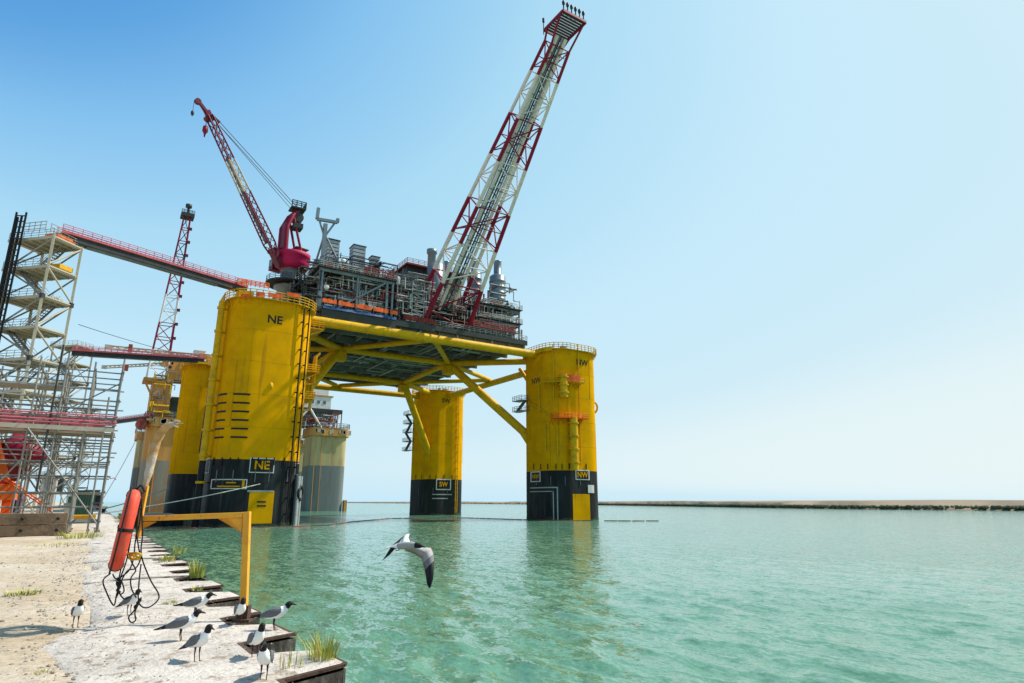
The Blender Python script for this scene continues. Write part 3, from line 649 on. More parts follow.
def frame(u0, u1, v0, v1, zs, nu, nv, m_='steel', r=.4, deck='deck_green'):
    us = [u0 + (u1 - u0) * i / nu for i in range(nu + 1)]; vs_ = [v0 + (v1 - v0) * i / nv for i in range(nv + 1)]
    for i, x in enumerate(us):
        for j, y in enumerate(vs_):
            if j == 0 or i in (0, nu) or j == nv: bar('module_post', (x, y, 42.8), (x, y, zs[-1]), r, m_, PL, 'box')
    for z in zs:
        for y in vs_: bar('module_beam', (u0 - .3, y, z), (u1 + .3, y, z), r * .8, m_, PL, 'box', r * 1.5)
        for x in us: bar('module_beam', (x, v0 - .3, z - .06), (x, v1 + .3, z - .06), r * .7, m_, PL, 'box', r * 1.3)
        part('module_deck', MB().bx(u0 - .8, u1 + .6, v0 - .9, v1 + .5, z + .36, z + .5), deck, PL)
        part('module_railing', MB().rail([(u0 - .7, v1, z + .5), (u0 - .7, v0 - .8, z + .5), (u1 + .5, v0 - .8, z + .5), (u1 + .5, v1, z + .5)], 1.2, 1.5, .055), 'steel_light', PL)
# left module
frame(10, 26, 2.2, 40, (51.2,), 2, 3, 'tank_grey', .42)
bar('module_brace', (13.8, 2.2, 43.2), (24.5, 2.2, 51), .36, 'tank_grey', PL, 'box')
bar('module_post', (24.6, 2.0, 42.8), (24.6, 2.0, 51), .45, 'tank_grey', PL, 'box')
part('module_wall', MB().bx(11, 25.5, 13, 13.3, 42.8, 51).bx(11, 11.3, 13.3, 39, 42.8, 51), 'steel_dark', PL)
part('mezzanine', MB().bx(10.5, 25.6, 4, 12.8, 47.2, 47.4), 'steel', PL)
skid(11, 25, 3, 9, 42.8, 46, 16, 1); skid(11, 25, 4.5, 11, 47.4, 50, 10, 2); skid(10.5, 25, 3, 16, 51.7, 54, 16, 3)
part('pipework', clutter(10.5, 25.5, 2.4, 12, 43, 51, 130, 4), 'steel', PL, kind='stuff')
part('pipework', clutter(10.5, 25.5, 2.4, 9, 43, 51, 50, 41), 'steel_light', PL, kind='stuff')
part('pipework', clutter(10.2, 26, 1.8, 16, 51.7, 54.4, 120, 5), 'steel', PL, kind='stuff')
part('pipework', clutter(10.2, 27, 2, 12, 52, 55.6, 110, 51, .05, .2), 'steel_dark', PL, kind='stuff'); part('pipework', clutter(27, 36, 2, 10, 51, 54.6, 100, 52, .05, .2), 'steel', PL, kind='stuff')
part('pipework', clutter(7.0, 10, 1, 30, 42, 53, 130, 6), 'steel_dark', PL, kind='stuff')
part('pipework', clutter(7.0, 10, 1, 30, 42, 53, 50, 61), 'steel', PL, kind='stuff')
part('tank_top', MB().lathe([(.01, .1), (.5, .05), (.58, 0)], pv(300 + 296 / 6.83, 230 + 205 / 6.83, 3), 16, (0, -1, .2)), 'white_paint', PL)
part('pipework', clutter(11, 25, 2.6, 7, 43.2, 50.8, 90, 71, .04, .1), 'white_paint', PL, kind='stuff'); part('pipework', clutter(27.5, 47, 1.8, 7, 43.2, 53, 110, 72, .04, .1), 'white_paint', PL, kind='stuff')
part('pipework', clutter(47, 60, 1.8, 7, 43.2, 50, 70, 73, .04, .1), 'white_paint', PL, kind='stuff'); part('cable_bundle', clutter(10.5, 60, 1.6, 5, 43, 51, 60, 74, .05, .09), 'red_oxide', PL, kind='stuff')
part('flood_lamp', MB().lathe([(.01, .15), (.5, .1), (.58, 0), (.4, -.5)], pv(326.5, 287, 2), 16, (-.1, -1, -.1)), 'white_paint', PL)
part('red_handrail', MB().rail([(19, 1.4, 51.7), (25.8, 1.4, 51.7)], 1.8, .7, .09), 'red_oxide', PL)
for x in (14.2, 16.8): part('window_panel', MB().bx(x + 4, x + 5.8, 2.5, 2.7, 44.6, 46.2), 'white_paint', PL)
def vent(x0, x1, yt, yb, v):
    a = pv((x0 + x1) / 2, yt, v); w = (pv(x1, yt, v) - pv(x0, yt, v)).length; zb = 51.7
    m = MB().bx(a.x - w / 2 + .15, a.x + w / 2 - .15, v + .15, v + w - .15, zb, a.z); o = part('louvre_vent', m, 'steel_dark', PL)
    z = zb + 1.5
    while z < a.z - .1:
        m = MB().bx(a.x - w / 2, a.x + w / 2, v, v + w, z, z + .66); part('louvre', m, 'vent_grey', o); z += .86
    part('vent_lid', MB().bx(a.x - w / 2 - .12, a.x + w / 2 + .12, v - .12, v + w + .12, a.z, a.z + .2), 'steel_dark', o)
vent(328.5, 340, 240, 258, 8); vent(354, 366, 246, 262, 8); vent(372, 380, 257, 266, 8)
vessel('process_vessel', (15.9, 8, 51.7), (15.9, 8, 55.2), 1.0, 'tank_grey')
# T-shaped boom rest
bz = 51.7; a = pv(325.5, 224, 2.4); 
bar('boom_rest_post', (10.2, 2.4, 43), (a.x, 2.4, a.z), .75, 'tank_grey', PL, 'box')
tl, tr, ul = pv(317, 219, 2.4), pv(337.5, 222.5, 2.4), pv(318.5, 208, 2.4)
bar('boom_rest_arm', tl, tr, .6, 'tank_grey', PL, 'box'); bar('boom_rest_arm', tl, ul, .6, 'tank_grey', PL, 'box'); bar('boom_rest_arm', tr, tr + V3(0, 0, .9), .6, 'tank_grey', PL, 'box')
for q in (tl, tr): bar('boom_rest_strut', q.lerp((tl + tr) / 2, .2), a - V3(0, 0, 3), .22, 'tank_grey', PL)
bar('boom_rest_strut', a - V3(0, 0, 2.2), (a.x + 4.4, 2.4, 51.8), .22, 'tank_grey', PL); bar('boom_rest_strut', a - V3(0, 0, 2.2), (a.x - .5, 8, 51.8), .22, 'tank_grey', PL)
# middle module: dense pipe rack with a white access scaffold
frame(27.5, 36, 3, 30, (47, 50.6), 2, 2, 'steel', .4)
part('pipework', clutter(27, 36, 1.6, 10, 43, 53, 150, 8), 'steel_light', PL, kind='stuff'); part('pipework', clutter(27, 36, 2, 14, 43, 54, 110, 9), 'steel_dark', PL, kind='stuff')
skid(27, 36, 3, 9, 42.8, 46, 12, 10); skid(27, 36, 3, 9, 51.1, 53.5, 10, 11)
part('module_wall', MB().bx(27, 36, 15, 15.3, 42.8, 51), 'steel_dark', PL)
st = MB()
for x in (30.5, 33.4):
    for y in (1.5, 3.4): st.tube((x, y, 42.8), (x, y, 52.5), .08, 6)
for i in range(9):
    z = 43.6 + i; st.tube((30.5, 1.5, z), (33.4, 1.5, z), .06, 5); st.tube((30.5, 3.4, z), (33.4, 3.4, z), .06, 5)
    if i < 8: st.tube((30.5 + 2.9 * (i % 2), 1.5, z), (33.4 - 2.9 * (i % 2), 1.5, z + 1), .06, 5)
part('access_scaffold', st, 'steel_light', PL)
part('red_barrier', MB().rail([(28.5, 1.0, 42.9), (36, 1.0, 42.9)], 1.1, .6, .11, 4), 'red_oxide', PL)
# generator house with stack
H0 = 14.
rz = pv(430, 268, H0).z
part('generator_house', MB().bx(34.5, 50, H0 + .6, 32, 42.8, rz - .4), 'steel_dark', PL)
rp = MB().bx(33.8, 51, H0 - .8, 33, rz - .4, rz); part('house_roof', rp, 'red_oxide', PL)
part('roof_railing', MB().rail([(33.9, 32, rz), (33.9, H0 - .7, rz), (50.9, H0 - .7, rz)], 1.2, 1.5, .06), 'red_oxide', PL)
c = pv(431.5, 275, H0 - .9); r_ = 2.15
part('exhaust_silencer', MB().lathe([(.5, rz - 9.6), (1.6, rz - 9), (r_, rz - 8), (r_, rz - .45), (r_ * .8, rz - .4)], (c.x, H0 - 3.2, 0), 24), 'tank_grey', PL)
c2 = pv(432, 250, H0 + 1); part('exhaust_stack', MB().lathe([(1.05, rz - .1), (1.05, c2.z - 1.2), (1.35, c2.z - 1.0), (1.35, c2.z), (1.1, c2.z), (1.0, c2.z - 3)], (c2.x, H0 + 1, 0), 20), 'tank_grey', PL)
part('side_gallery', MB().bx(30, 50, H0 - 6, H0 + .5, rz - 9.9, rz - 9.6), 'deck_green', PL); part('gallery_railing', MB().rail([(30, H0 - 6, rz - 9.6), (50, H0 - 6, rz - 9.6)], 1.2, 1.5, .06), 'steel_light', PL)
part('gallery_support', MB().bx(31, 31.4, H0 - 5.6, H0 - 5.2, 42.8, rz - 9.9).bx(48.5, 48.9, H0 - 5.6, H0 - 5.2, 42.8, rz - 9.9).bx(39, 39.4, H0 - 5.6, H0 - 5.2, 42.8, rz - 9.9), 'steel', PL)
def big_stack(xp, ytop, yshoulder, ybase, wb, wp, v):
    t, s, b = pv(xp, ytop, v), pv(xp, yshoulder, v), pv(xp - 2, ybase, v); sc = (pv(xp + 10, ybase, v) - pv(xp, ybase, v)).length / 10; R_, r = wb * sc / 2, wp * sc / 2
    z0 = b.z; prof_ = [(R_ * .7, 43), (R_ * .7, z0), (R_, z0 + .6)]
    for i in range(4):
        z = z0 + .6 + (s.z - z0 - 1) * i / 4; prof_ += [(R_, z), (R_ * 1.05, z + .1), (R_ * 1.05, z + .4), (R_, z + .5)]
    prof_ += [(R_, s.z - .4), (R_ * .8, s.z), (r, s.z + .15), (r, t.z - .2), (r * 1.06, t.z), (r * .9, t.z), (r * .85, t.z - 2)]
    part('turbine_exhaust', MB().lathe(prof_, (s.x, v, 0), 24), 'tank_grey', PL)
big_stack(497.5, 261.5, 276, 303, 13.5, 6.5, 14); big_stack(474.5, 262, 273, 302, 12.5, 6, 20); big_stack(446, 262, 273, 300, 12, 6, 26)
# right module
frame(48.5, 60, 2.5, 26, (46.6, 50.2), 3, 2, 'steel', .32)
skid(47, 60, 3, 9, 42.8, 46, 12, 12); skid(48, 60, 3, 9, 47.1, 49.6, 12, 13); skid(49, 60, 3, 12, 50.7, 52.6, 12, 14)
part('pipework', clutter(46, 60, 2, 12, 43, 50, 130, 15), 'steel', PL, kind='stuff'); part('pipework', clutter(46, 60, 2, 10, 43, 50, 60, 151), 'steel_light', PL, kind='stuff')
part('pipework', clutter(48, 60.5, 2, 14, 50.7, 52.3, 60, 16), 'steel_dark', PL, kind='stuff'); part('pipework', clutter(54, 61, 4, 16, 50, 58, 26, 17), 'steel', PL, kind='stuff')
part('module_wall', MB().bx(36, 60, 13, 13.3, 42.8, 50), 'steel_dark', PL)
part('red_walkway', MB().bx(46, 58, .9, 2, 44.2, 44.5).rail([(46, .95, 44.5), (58, .95, 44.5)], 1.1, 1, .08), 'red_oxide', PL)
part('pipework', clutter(35.5, 47, 2, 12, 43, 51, 140, 18), 'steel_dark', PL, kind='stuff'); part('pipework', clutter(35.5, 47, 1.5, 8, 43, 50, 40, 19), 'red_oxide', PL, kind='stuff')
for i in range(7): part('vent_pipe', MB().tube((47 + i * 2.1, 5, 50.6), (47 + i * 2.1, 5, 52.4 + (i * 37 % 5) * .45), .1 + .06 * (i % 3), 7).tube((47 + i * 2.1, 5, 52.3), (47 + i * 2.1, 5, 52.5), .3, 8), 'steel_dark', PL)
for i in range(11): part('vent_pipe', MB().tube((11 + i * 2.2, 4 + (i * 5 % 7), 51.6), (11 + i * 2.2, 4 + (i * 5 % 7), 54.4 + (i * 29 % 7) * .35), .08 + .04 * (i % 3), 7), 'steel', PL)
for x, y, z0, z1, r in ((12.6, 6, 51.7, 58, .06), (20.5, 6, 51.7, 57.4, .06), (60.6, 3, 43, 53.5, .09), (61.2, 3, 43, 46, .2), (10.9, 5, 51.7, 57.5, .05), (29, 4, 51, 56, .05)): part('antenna', MB().tube((x, y, z0), (x, y, z1), r, 6), 'steel', PL)
part('perimeter_railing', MB().rail([(36, 1.1, 42.8), (61.5, 1.1, 42.8), (61.5, 40, 42.8)], 1.2, 1.5, .055), 'steel_light', PL)
# ------------------------------------------------------------------ flare boom
FB = thing('flare_boom', 'tall red and white lattice boom with flare tips, leaning out over the water', 'flare boom', (39.7, 2, 42.8))
axis0, axis1 = V3(39.7, 8, 43.2), V3(39.75, -43.3, 91.2); dF = (axis1 - axis0).normalized(); wF = V3(1, 0, 0); nF = dF.cross(wF).normalized()
if nF.z < 0: nF = -nF
Lf = (axis1 - axis0).length
def leg_pt(t, i):
    h = 5.8 + (1.9 - 5.8) * t; hn = 3.7 + (1.4 - 3.7) * t; sx, sn = ((-1, -1), (1, -1), (1, 1), (-1, 1))[i]
    p = axis0 + dF * (Lf * t) + wF * (h * sx) + nF * (hn * sn)
    return p
bands = [0, .21, .35, .475, .62, .75, .875, .96]
for b in range(7):
    c = 'boom_red' if b % 2 == 0 else 'white_paint'; t0, t1 = bands[b], bands[b + 1]
    for i in range(4):
        p0, p1 = leg_pt(t0, i), leg_pt(t1, i)
        if b == 0 :
            q = p0 - dF * ((p0.z - 42.8) / dF.z) if p0.z > 42.8 else p0 + dF * ((42.8 - p0.z) / dF.z)
            p0 = q
        bar('leg', p0, p1, .52 - .24 * t0, c, FB)
    tm = (t0 + t1) / 2
    ts = lambda i: max(t0, .004 + (42.8 - leg_pt(0, i).z) / (leg_pt(1, i).z - leg_pt(0, i).z)) if b == 0 else t0
    for i in range(4):
        j = (i + 1) % 4; r = .17 - .06 * t0
        bar('strut', leg_pt(t1, i), leg_pt(t1, j), r, c, FB)
        if b > 0: bar('strut', leg_pt(tm, i), leg_pt(tm, j), r * .8, c, FB)
        if (b + i) % 2: bar('brace', leg_pt(ts(i) + .01, i), leg_pt(tm, j), r, c, FB); bar('brace', leg_pt(tm, j), leg_pt(t1, i), r, c, FB)
        else: bar('brace', leg_pt(ts(j) + .01, j), leg_pt(tm, i), r, c, FB); bar('brace', leg_pt(tm, i), leg_pt(t1, j), r, c, FB)
for k, (s, n_, r, c) in enumerate(((-1.9, -1.4, .36, 'white_paint'), (-1.05, -1.2, .2, 'steel'), (-.45, -1.5, .13, 'steel_dark'), (.45, -1.2, .17, 'steel_light'), (1.35, -1.4, .38, 'white_paint'), (-1.2, .6, .22, 'tank_grey'), (.9, .6, .2, 'steel_light'))):
    f0, f1 = .95, .6; s -= .5
    bar('flare_pipe', axis0 + dF * (Lf * (.10 + .02 * k % .05)) + wF * (s * f0) + nF * n_, axis0 + dF * (Lf * .985) + wF * (s * f1) + nF * (n_ * .8), r, c, FB)
ta, tb = axis0 + dF * (Lf * .11) + wF * -.35 - nF * 1.2, axis0 + dF * (Lf * .985) + wF * -.22 - nF * 1.0
for e in (-1, 1): bar('cable_tray_rail', ta + wF * .42 * e, tb + wF * .28 * e, .1, 'steel_dark', FB, 'box', .3)
for i in range(44): p = ta.lerp(tb, (i + .5) / 44); bar('cable_tray_rung', p - wF * .4, p + wF * .4, .12, 'tray_blue', FB, 'box', .25)
for i in range(16):
    p = axis0 + dF * (Lf * (.07 + .058 * i)); w = 3.2 - 1.7 * i / 16
    bar('pipe_support', p - wF * w + nF * -1.6, p + wF * w + nF * -1.6, .1, 'steel', FB)
# tip platform with grating bars and flare tips
zt = 92.0; X0, X1, Y0_, Y1_ = 37.0, 42.45, -46.8, -40.8
for a, b in (((X0, Y0_), (X1, Y0_)), ((X1, Y0_), (X1, Y1_)), ((X1, Y1_), (X0, Y1_)), ((X0, Y1_), (X0, Y0_))): bar('platform_edge', (*a, zt), (*b, zt), .3, 'boom_red', FB, 'box', .5)
for i in range(9): bar('grating_bar', (X0, Y0_ + .45 + i * .62, zt), (X1, Y0_ + .45 + i * .62, zt), .46, 'steel_dark', FB, 'box', .14)
for i in range(4): bar('platform_strut', leg_pt(.955, i), ((X0, X1, X1, X0)[i], (-46.0, -46.0, -42, -42)[i], zt), .2, 'boom_red', FB)
for i in range(6):
    x = X0 + .35 + i * .95; m = MB().lathe([(.12, 0), (.12, 1.4), (.26, 1.5), (.3, 2.0), (.2, 2.3), (.05, 2.3)], (x, Y0_ + .3, zt + .2), 10); part('flare_tip', m, 'steel_dark', FB)
m = MB().tube((X0 - .1, Y1_, zt - 1), (X0 - .1, Y1_, zt + 2.3), .1, 6).tube((X0 - .1, Y1_, zt + 1.8), (X0 - .1, Y1_, zt + 2.6), .25, 8); part('beacon', m, 'steel_dark', FB)
m = MB().rail([(35.5, 1.5, 47.2), (44.5, 1.5, 47.2)], 1.1, 1.4, .07).bx(35.3, 44.6, 1.4, 5, 47.0, 47.2); part('service_landing', m, 'deck_green', FB)
# ------------------------------------------------------------------ pedestal crane
cv = 19.; hub = pv(291, 268, cv); CRN = thing('pedestal_crane', 'magenta pedestal crane with a raised lattice boom on the platform', 'crane', (hub.x, cv, 42.8))
part('pedestal', MB().lathe([(2.6, 42.8), (2.6, 50.6), (3.4, 51.2), (3.4, 51.6), (2.2, 51.8), (2.2, hub.z)], (hub.x, cv, 0), 22), 'steel', CRN)
part('pedestal_walkway', MB().lathe([(2.2, hub.z - 4.4), (5.2, hub.z - 4.4), (5.2, hub.z - 4.1), (2.2, hub.z - 4.1)], (hub.x, cv, 0), 20, smooth=False).rail([(hub.x + 5.1 * math.cos(t), cv + 5.1 * math.sin(t), hub.z - 4.1) for t in [math.pi * i / 9 for i in range(19)]], 1.2, 1.7, .06), 'steel_dark', CRN)
tip = pv(203.5, 104, cv - 6); foot = pv(279, 264, cv - 1.5)
bd = (tip - hub); bd.z = 0; bd.normalize(); sd = V3(-bd.y, bd.x, 0)
zb = hub.z
part('machinery_house', MB().lathe([(1.8, zb - .6), (3.0, zb - .5), (3.45, zb - .1), (3.75, zb + .7), (3.75, zb + 2.2), (3.82, zb + 2.25), (3.82, zb + 3.3), (3.7, zb + 3.35), (.1, zb + 3.4)], (hub.x + .3, cv, 0), 26), 'crane_pink', CRN)
mast0 = V3(hub.x - .6, cv, zb + 3.3); mt = pv(297, 209, cv)
for s in (-1.3, 1.3):
    m = MB().chain([mast0 + sd * s + bd * 1.8, mast0 + sd * s + bd * 1.9 + V3(0, 0, 6), mast0 + sd * s * .8 + bd * .6 + V3(0, 0, 9.3), mt + sd * s * .5 + V3(0, 0, -.6)], [.6, .55, .5, .35], 10); part('mast', m, 'boom_red', CRN)
    m = MB().tube(mast0 + sd * s - bd * 2.4, mast0 + sd * s * .8 + bd * .4 + V3(0, 0, 9), .3, 8); part('mast_stay', m, 'boom_red', CRN)
part('mast_panel', MB().ob(mast0 + bd * 1.8 + V3(0, 0, 4), sd, bd, (0, 0, 1), 2.4, .7, 6.0), 'crane_dark', CRN)
part('sheave_platform', MB().bx(mt.x - 1.6, mt.x + 1.8, cv - 1.6, cv + 1.6, mt.z - .4, mt.z - .1).rail([(mt.x - 1.5, cv - 1.5, mt.z - .1), (mt.x + 1.7, cv - 1.5, mt.z - .1), (mt.x + 1.7, cv + 1.5, mt.z - .1)], 1.5, 1.2, .12), 'steel_dark', CRN)
part('winch', MB().tube(mt + V3(.3, -1.2, -2.5), mt + V3(.3, 1.2, -2.5), 1.2, 14).bx(mt.x - .6, mt.x + 1.5, cv - 1.3, cv + 1.3, mt.z - 5.2, mt.z - 4), 'steel_dark', CRN)
cabc = hub + bd * 1.5 - sd * 4.4 + V3(0, 0, 1.2)
part('operator_cab', MB().ob(cabc, bd, sd, (0, 0, 1), 2.6, 1.8, 2.6), 'crane_dark', CRN); part('cab_window', MB().ob(cabc + bd * 1.32 + V3(0, 0, .3), bd, sd, (0, 0, 1), .06, 1.5, 1.5), 'glass', CRN)
part('front_walkway', MB().beam(mast0 - bd * 1 + V3(0, 0, 2), mast0 - bd * 4.2 + V3(0, 0, 2), 2, .2), 'crane_dark', CRN)
dB = (tip - foot).normalized(); nB = dB.cross(sd).normalized(); LB = (tip - foot).length; NB_ = 22
if nB.z < 0: nB = -nB
def bm(t, i):
    w = 1.15 * min(1, t / .06 + .35) * (1 - .45 * t); h = .9 * min(1, t / .12 + .12) * (1 - .45 * t); sx, sn = ((-1, -1), (1, -1), (1, 1), (-1, 1))[i]
    return foot + dB * (LB * t) + sd * (w * sx) + nB * (h * sn)
for b0, b1, c in ((0, .13, 'crane_dark'), (.13, .46, 'crane_dark'), (.46, .66, 'cream_steel'), (.66, .93, 'crane_dark')):
    for i in range(4): bar('boom_chord', bm(b0, i), bm(b1, i), .19, c, CRN)
    k = max(2, round((b1 - b0) * NB_))
    for j in range(k):
        a, b = b0 + (b1 - b0) * j / k, b0 + (b1 - b0) * (j + 1) / k
        for i in range(4): bar('boom_lacing', bm(a, i if j % 2 else (i + 1) % 4), bm(b, (i + 1) % 4 if j % 2 else i), .085, c, CRN)
part('boom_foot_plate', MB().beam(foot - dB * .5, foot + dB * (LB * .1), 1.9, 1.3), 'crane_dark', CRN)
part('boom_head', MB().beam(foot + dB * (LB * .9), tip - dB * 1.5, 1.0, 1.1), 'crane_dark', CRN)
part('fly_jib', MB().beam(tip - dB * 2.2, tip + bd * 1.2 + V3(0, 0, .2), .6, .6).beam(tip - dB * 4.2 + bd * .3, tip + bd * 1.2 + V3(0, 0, .1), .3, .3).beam(tip - dB * 4 - bd * 1.6 + V3(0, 0, .6), tip - dB * 1.8, .5, .5), 'crane_dark', CRN)
part('sheave', MB().tube(tip + sd * -.4 + bd * 1.2, tip + sd * .4 + bd * 1.2, .65, 12), 'crane_dark', CRN); part('sheave', MB().tube(tip - dB * 3.6 - sd * .6 + bd * .8, tip - dB * 3.6 + sd * .6 + bd * .8, .6, 12), 'crane_dark', CRN)
hk = tip - dB * 4.5 + bd * 1.4; part('hook_block', MB().lathe([(.05, 0), (.5, -.3), (.6, -1.4), (.25, -2.0), (.12, -2.8), (.02, -2.9)], hk - V3(0, 0, 1), 10).tube(hk, hk - V3(0, 0, 1.2), .08, 5), 'boom_red', CRN)
hk2 = tip + bd * 1.9; part('hook_block', MB().lathe([(.05, 0), (.3, -.2), (.35, -.8), (.05, -1.4)], hk2 - V3(0, 0, 2.6), 8).tube(hk2, hk2 - V3(0, 0, 2.8), .05, 5), 'steel_dark', CRN)
for s in (-.5, .5): bar('luffing_cable', mt + sd * s, foot + dB * (LB * .93) + nB * .7 + sd * s, .075, 'steel_dark', CRN)
bar('luffing_cable', mt + V3(0, 0, -1.6), foot + dB * (LB * .92) + nB * .5, .06, 'steel_dark', CRN)
part('boom_walkway', MB().beam(bm(.14, 0).lerp(bm(.14, 3), .5), bm(.68, 0).lerp(bm(.68, 3), .5), .25, .5), 'steel_dark', CRN)
# ------------------------------------------------------------------ stair towers and gangways
TA, TB_ = V3(.70, .714, 0), V3(-.714, .70, 0); TWA, TWB = 4.7, 7.0
T0 = V3(-33.3, -15.3, QZ); FL = [41.5 - 4.53 * i for i in range(8)]
def tower(T0, label):
    R_ = thing('stair_tower', label, 'stair tower', T0 + TA * TWA / 2 + TB_ * TWB / 2, 'stair towers on the quay')
    P_ = lambda a, b, z: T0 + TA * a + TB_ * b + V3(0, 0, z - QZ)
    for a in (0, TWA):
        for b in (0, TWB): bar('post', P_(a, b, QZ), P_(a, b, FL[0] + .2), .34, 'cream_steel', R_, 'box')
    for i, z in enumerate(FL):
        f = MB(); c = P_(TWA / 2, TWB / 2 + .4, z - .12); f.ob(c, TA, TB_, (0, 0, 1), TWA - .4, TWB + 1.2, .14); fl = part('landing', f, 'cream_steel', R_)
        m = MB()
        for a in (0, TWA): m.beam(P_(a, -.2, z - .15), P_(a, TWB + 1, z - .15), .2, .42)
        for b in (0, TWB): m.beam(P_(-.2, b, z - .15), P_(TWA + .2, b, z - .15), .2, .42)
        for k in range(4): m.beam(P_(.1, 1.2 + 1.5 * k, z - .36), P_(TWA - .1, 1.2 + 1.5 * k, z - .36), .12, .3)
        part('edge_beam', m, 'cream_steel', fl)
        m = MB().rail([P_(TWA, TWB, z), P_(-.05, TWB + .9, z), P_(-.05, .1, z)] + ([P_(TWA, .1, z)] if i == 0 else []), 1.1, 1.2, .04); part('railing', m, 'galvanised', fl)
        zl = FL[i + 1] if i + 1 < len(FL) else QZ + .1
        s = 1 if i % 2 else -1; m = MB(); b0, b1 = (1.0, TWB - 1.0) if s > 0 else (TWB - 1.0, 1.0); a_ = 1.3 if s > 0 else 3.1
        for q in (-.5, .5): m.beam(P_(a_ + q, b0, zl), P_(a_ + q, b1, z - .1), .1, .32)
        sf = part('stair_flight', m, 'galvanised', R_); m = MB(); nst = 14
        for k in range(1, nst):
            t = k / nst; c = P_(a_, b0 + (b1 - b0) * t, zl + (z - zl) * t); m.ob(c, TA, TB_, (0, 0, 1), .95, .3, .05)
        part('tread', m, 'steel', sf)
        m = MB()
        for q in (-.5, .5):
            for h in (.55, 1.05): m.tube(P_(a_ + q, b0, zl + h), P_(a_ + q, b1, z + h), .035, 5)
        part('stair_handrail', m, 'galvanised', sf)
        if i % 2: bar('brace', P_(0, 0, z - .3), P_(TWA, 0, zl + .2), .13, 'cream_steel', R_); bar('brace', P_(0, TWB, z - .3), P_(0, 0, zl + .2), .12, 'galvanised', R_)
        else: bar('brace', P_(TWA, 0, z - .3), P_(0, 0, zl + .2), .13, 'cream_steel', R_); bar('brace', P_(0, 0, z - .3), P_(0, TWB, zl + .2), .12, 'galvanised', R_)
        bar('brace', P_(TWA, TWB, z - .3), P_(0, TWB, zl + .2), .12, 'galvanised', R_); bar('brace', P_(TWA, 0, z - .3), P_(TWA, TWB, zl + .2), .12, 'galvanised', R_)
        if i in (2, 4, 6):
            for a in (0, TWA): part('splice_box', MB().ob(P_(a, 0, z - .1), TA, TB_, (0, 0, 1), .5, .5, .7), 'steel_dark', R_)
    return R_
TW1 = tower(T0, 'tall pale steel stair tower carrying the upper gangway to the near left column')
tw2 = copy_tree(TW1, TW1.location + V3(1.5, 76, 0), 'farther stair tower behind the scaffold, at the end of the middle gangway')
tw3 = copy_tree(TW1, TW1.location + V3(4, 205, 0), 'farthest stair tower, small behind the scaffold')
# things on the upper landings
m = MB(); q = T0 + TA * 3.2 + TB_ * 1.2 + V3(0, 0, FL[1] - QZ); m.ob(q + V3(0, 0, .75), TA, TB_, (0, 0, 1), 2.2, 1.6, .7).ob(q + V3(0, 0, .2), TA, TB_, (0, 0, 1), 2.0, 1.3, .4).ob(q + V3(0, 0, 1.15), TA, TB_, (0, 0, 1), 1.2, .9, .12)
solo('storage_crate', m, 'yard_yellow', 'orange-yellow crate on the second landing from the top of the near stair tower', 'crate')
m = MB(); q = T0 + TA * 2.5 + TB_ * .8 + V3(0, 0, FL[2] - QZ)
for i in range(5): m.ob(q + TA * (i * .5 - 1) + V3(0, 0, .15 + .12 * (i % 3)), TA, (TB_ + TA * .2 * (i - 2)).normalized(), (0, 0, 1), .35, 1.5, .2)
solo('timber_pile', m, 'cream_steel', 'pale boards piled on the third landing of the near stair tower', 'boards')
lad = thing('cable_ladder', 'dark vertical cable ladder rising beside the near stair tower', 'cable ladder', (-38.3, -12, QZ))
lc = V3(-37.9, -12, 0)
for s in (-.6, .6): bar('rail', (lc.x + s, lc.y - s * .6, QZ), (lc.x + s, lc.y - s * .6, 45.3), .22, 'black', lad, 'box', .5)
for i in range(47): bar('rung', (lc.x - .6, lc.y + .36, 3.4 + .9 * i), (lc.x + .6, lc.y - .36, 3.4 + .9 * i), .09, 'steel_dark', lad)
part('cable_bundle', MB().tube((lc.x - .4, lc.y + .35, QZ), (lc.x - .4, lc.y + .35, 44.6), .2, 7).tube((lc.x + .1, lc.y + .1, QZ), (lc.x + .1, lc.y + .1, 44.9), .16, 7), 'black', lad)
def gangway(A, B, label, first=None):
    R_ = thing('gangway', label, 'gangway', A, 'gangways to the platforms'); A, B = Vector(A), Vector(B); d = (B - A).normalized(); s = V3(-d.y, d.x, 0).normalized(); L = (B - A).length
    part('girder', MB().beam(A - V3(0, 0, .55), B - V3(0, 0, .55), 1.5, .9), 'steel_dark', R_)
    part('bottom_flange', MB().beam(A.lerp(B, .12) - V3(0, 0, 1.08), A.lerp(B, .82) - V3(0, 0, 1.08), 1.1, .16), 'steel', R_)
    part('deck', MB().beam(A - V3(0, 0, .04), B - V3(0, 0, .04), 1.9, .12), 'red_oxide', R_)
    for q in (-.9, .9):
        part('handrail', MB().rail([A + s * q, B + s * q], 1.25, 1.3, .055, 4), 'rail_pink', R_)
        part('kickboard', MB().beam(A + s * q * .99 + V3(0, 0, .18), B + s * q * .99 + V3(0, 0, .18), .05, .32), 'rail_pink', R_)
    return R_
gA = T0 + TA * TWA * .5 + TB_ * 1.5 + V3(0, 0, FL[0] - QZ + .9); gB = V3(-4.8, -1.6, 43.0)
G1 = gangway(pv(60, 233, gA.y), gB, 'long pink-railed gangway from the stair tower to the near left column')
m = MB().ob(gA - V3(0, 0, .45), TA, TB_, (0, 0, 1), 3, 2.4, .8); part('landing_ramp', m, 'orange', G1)
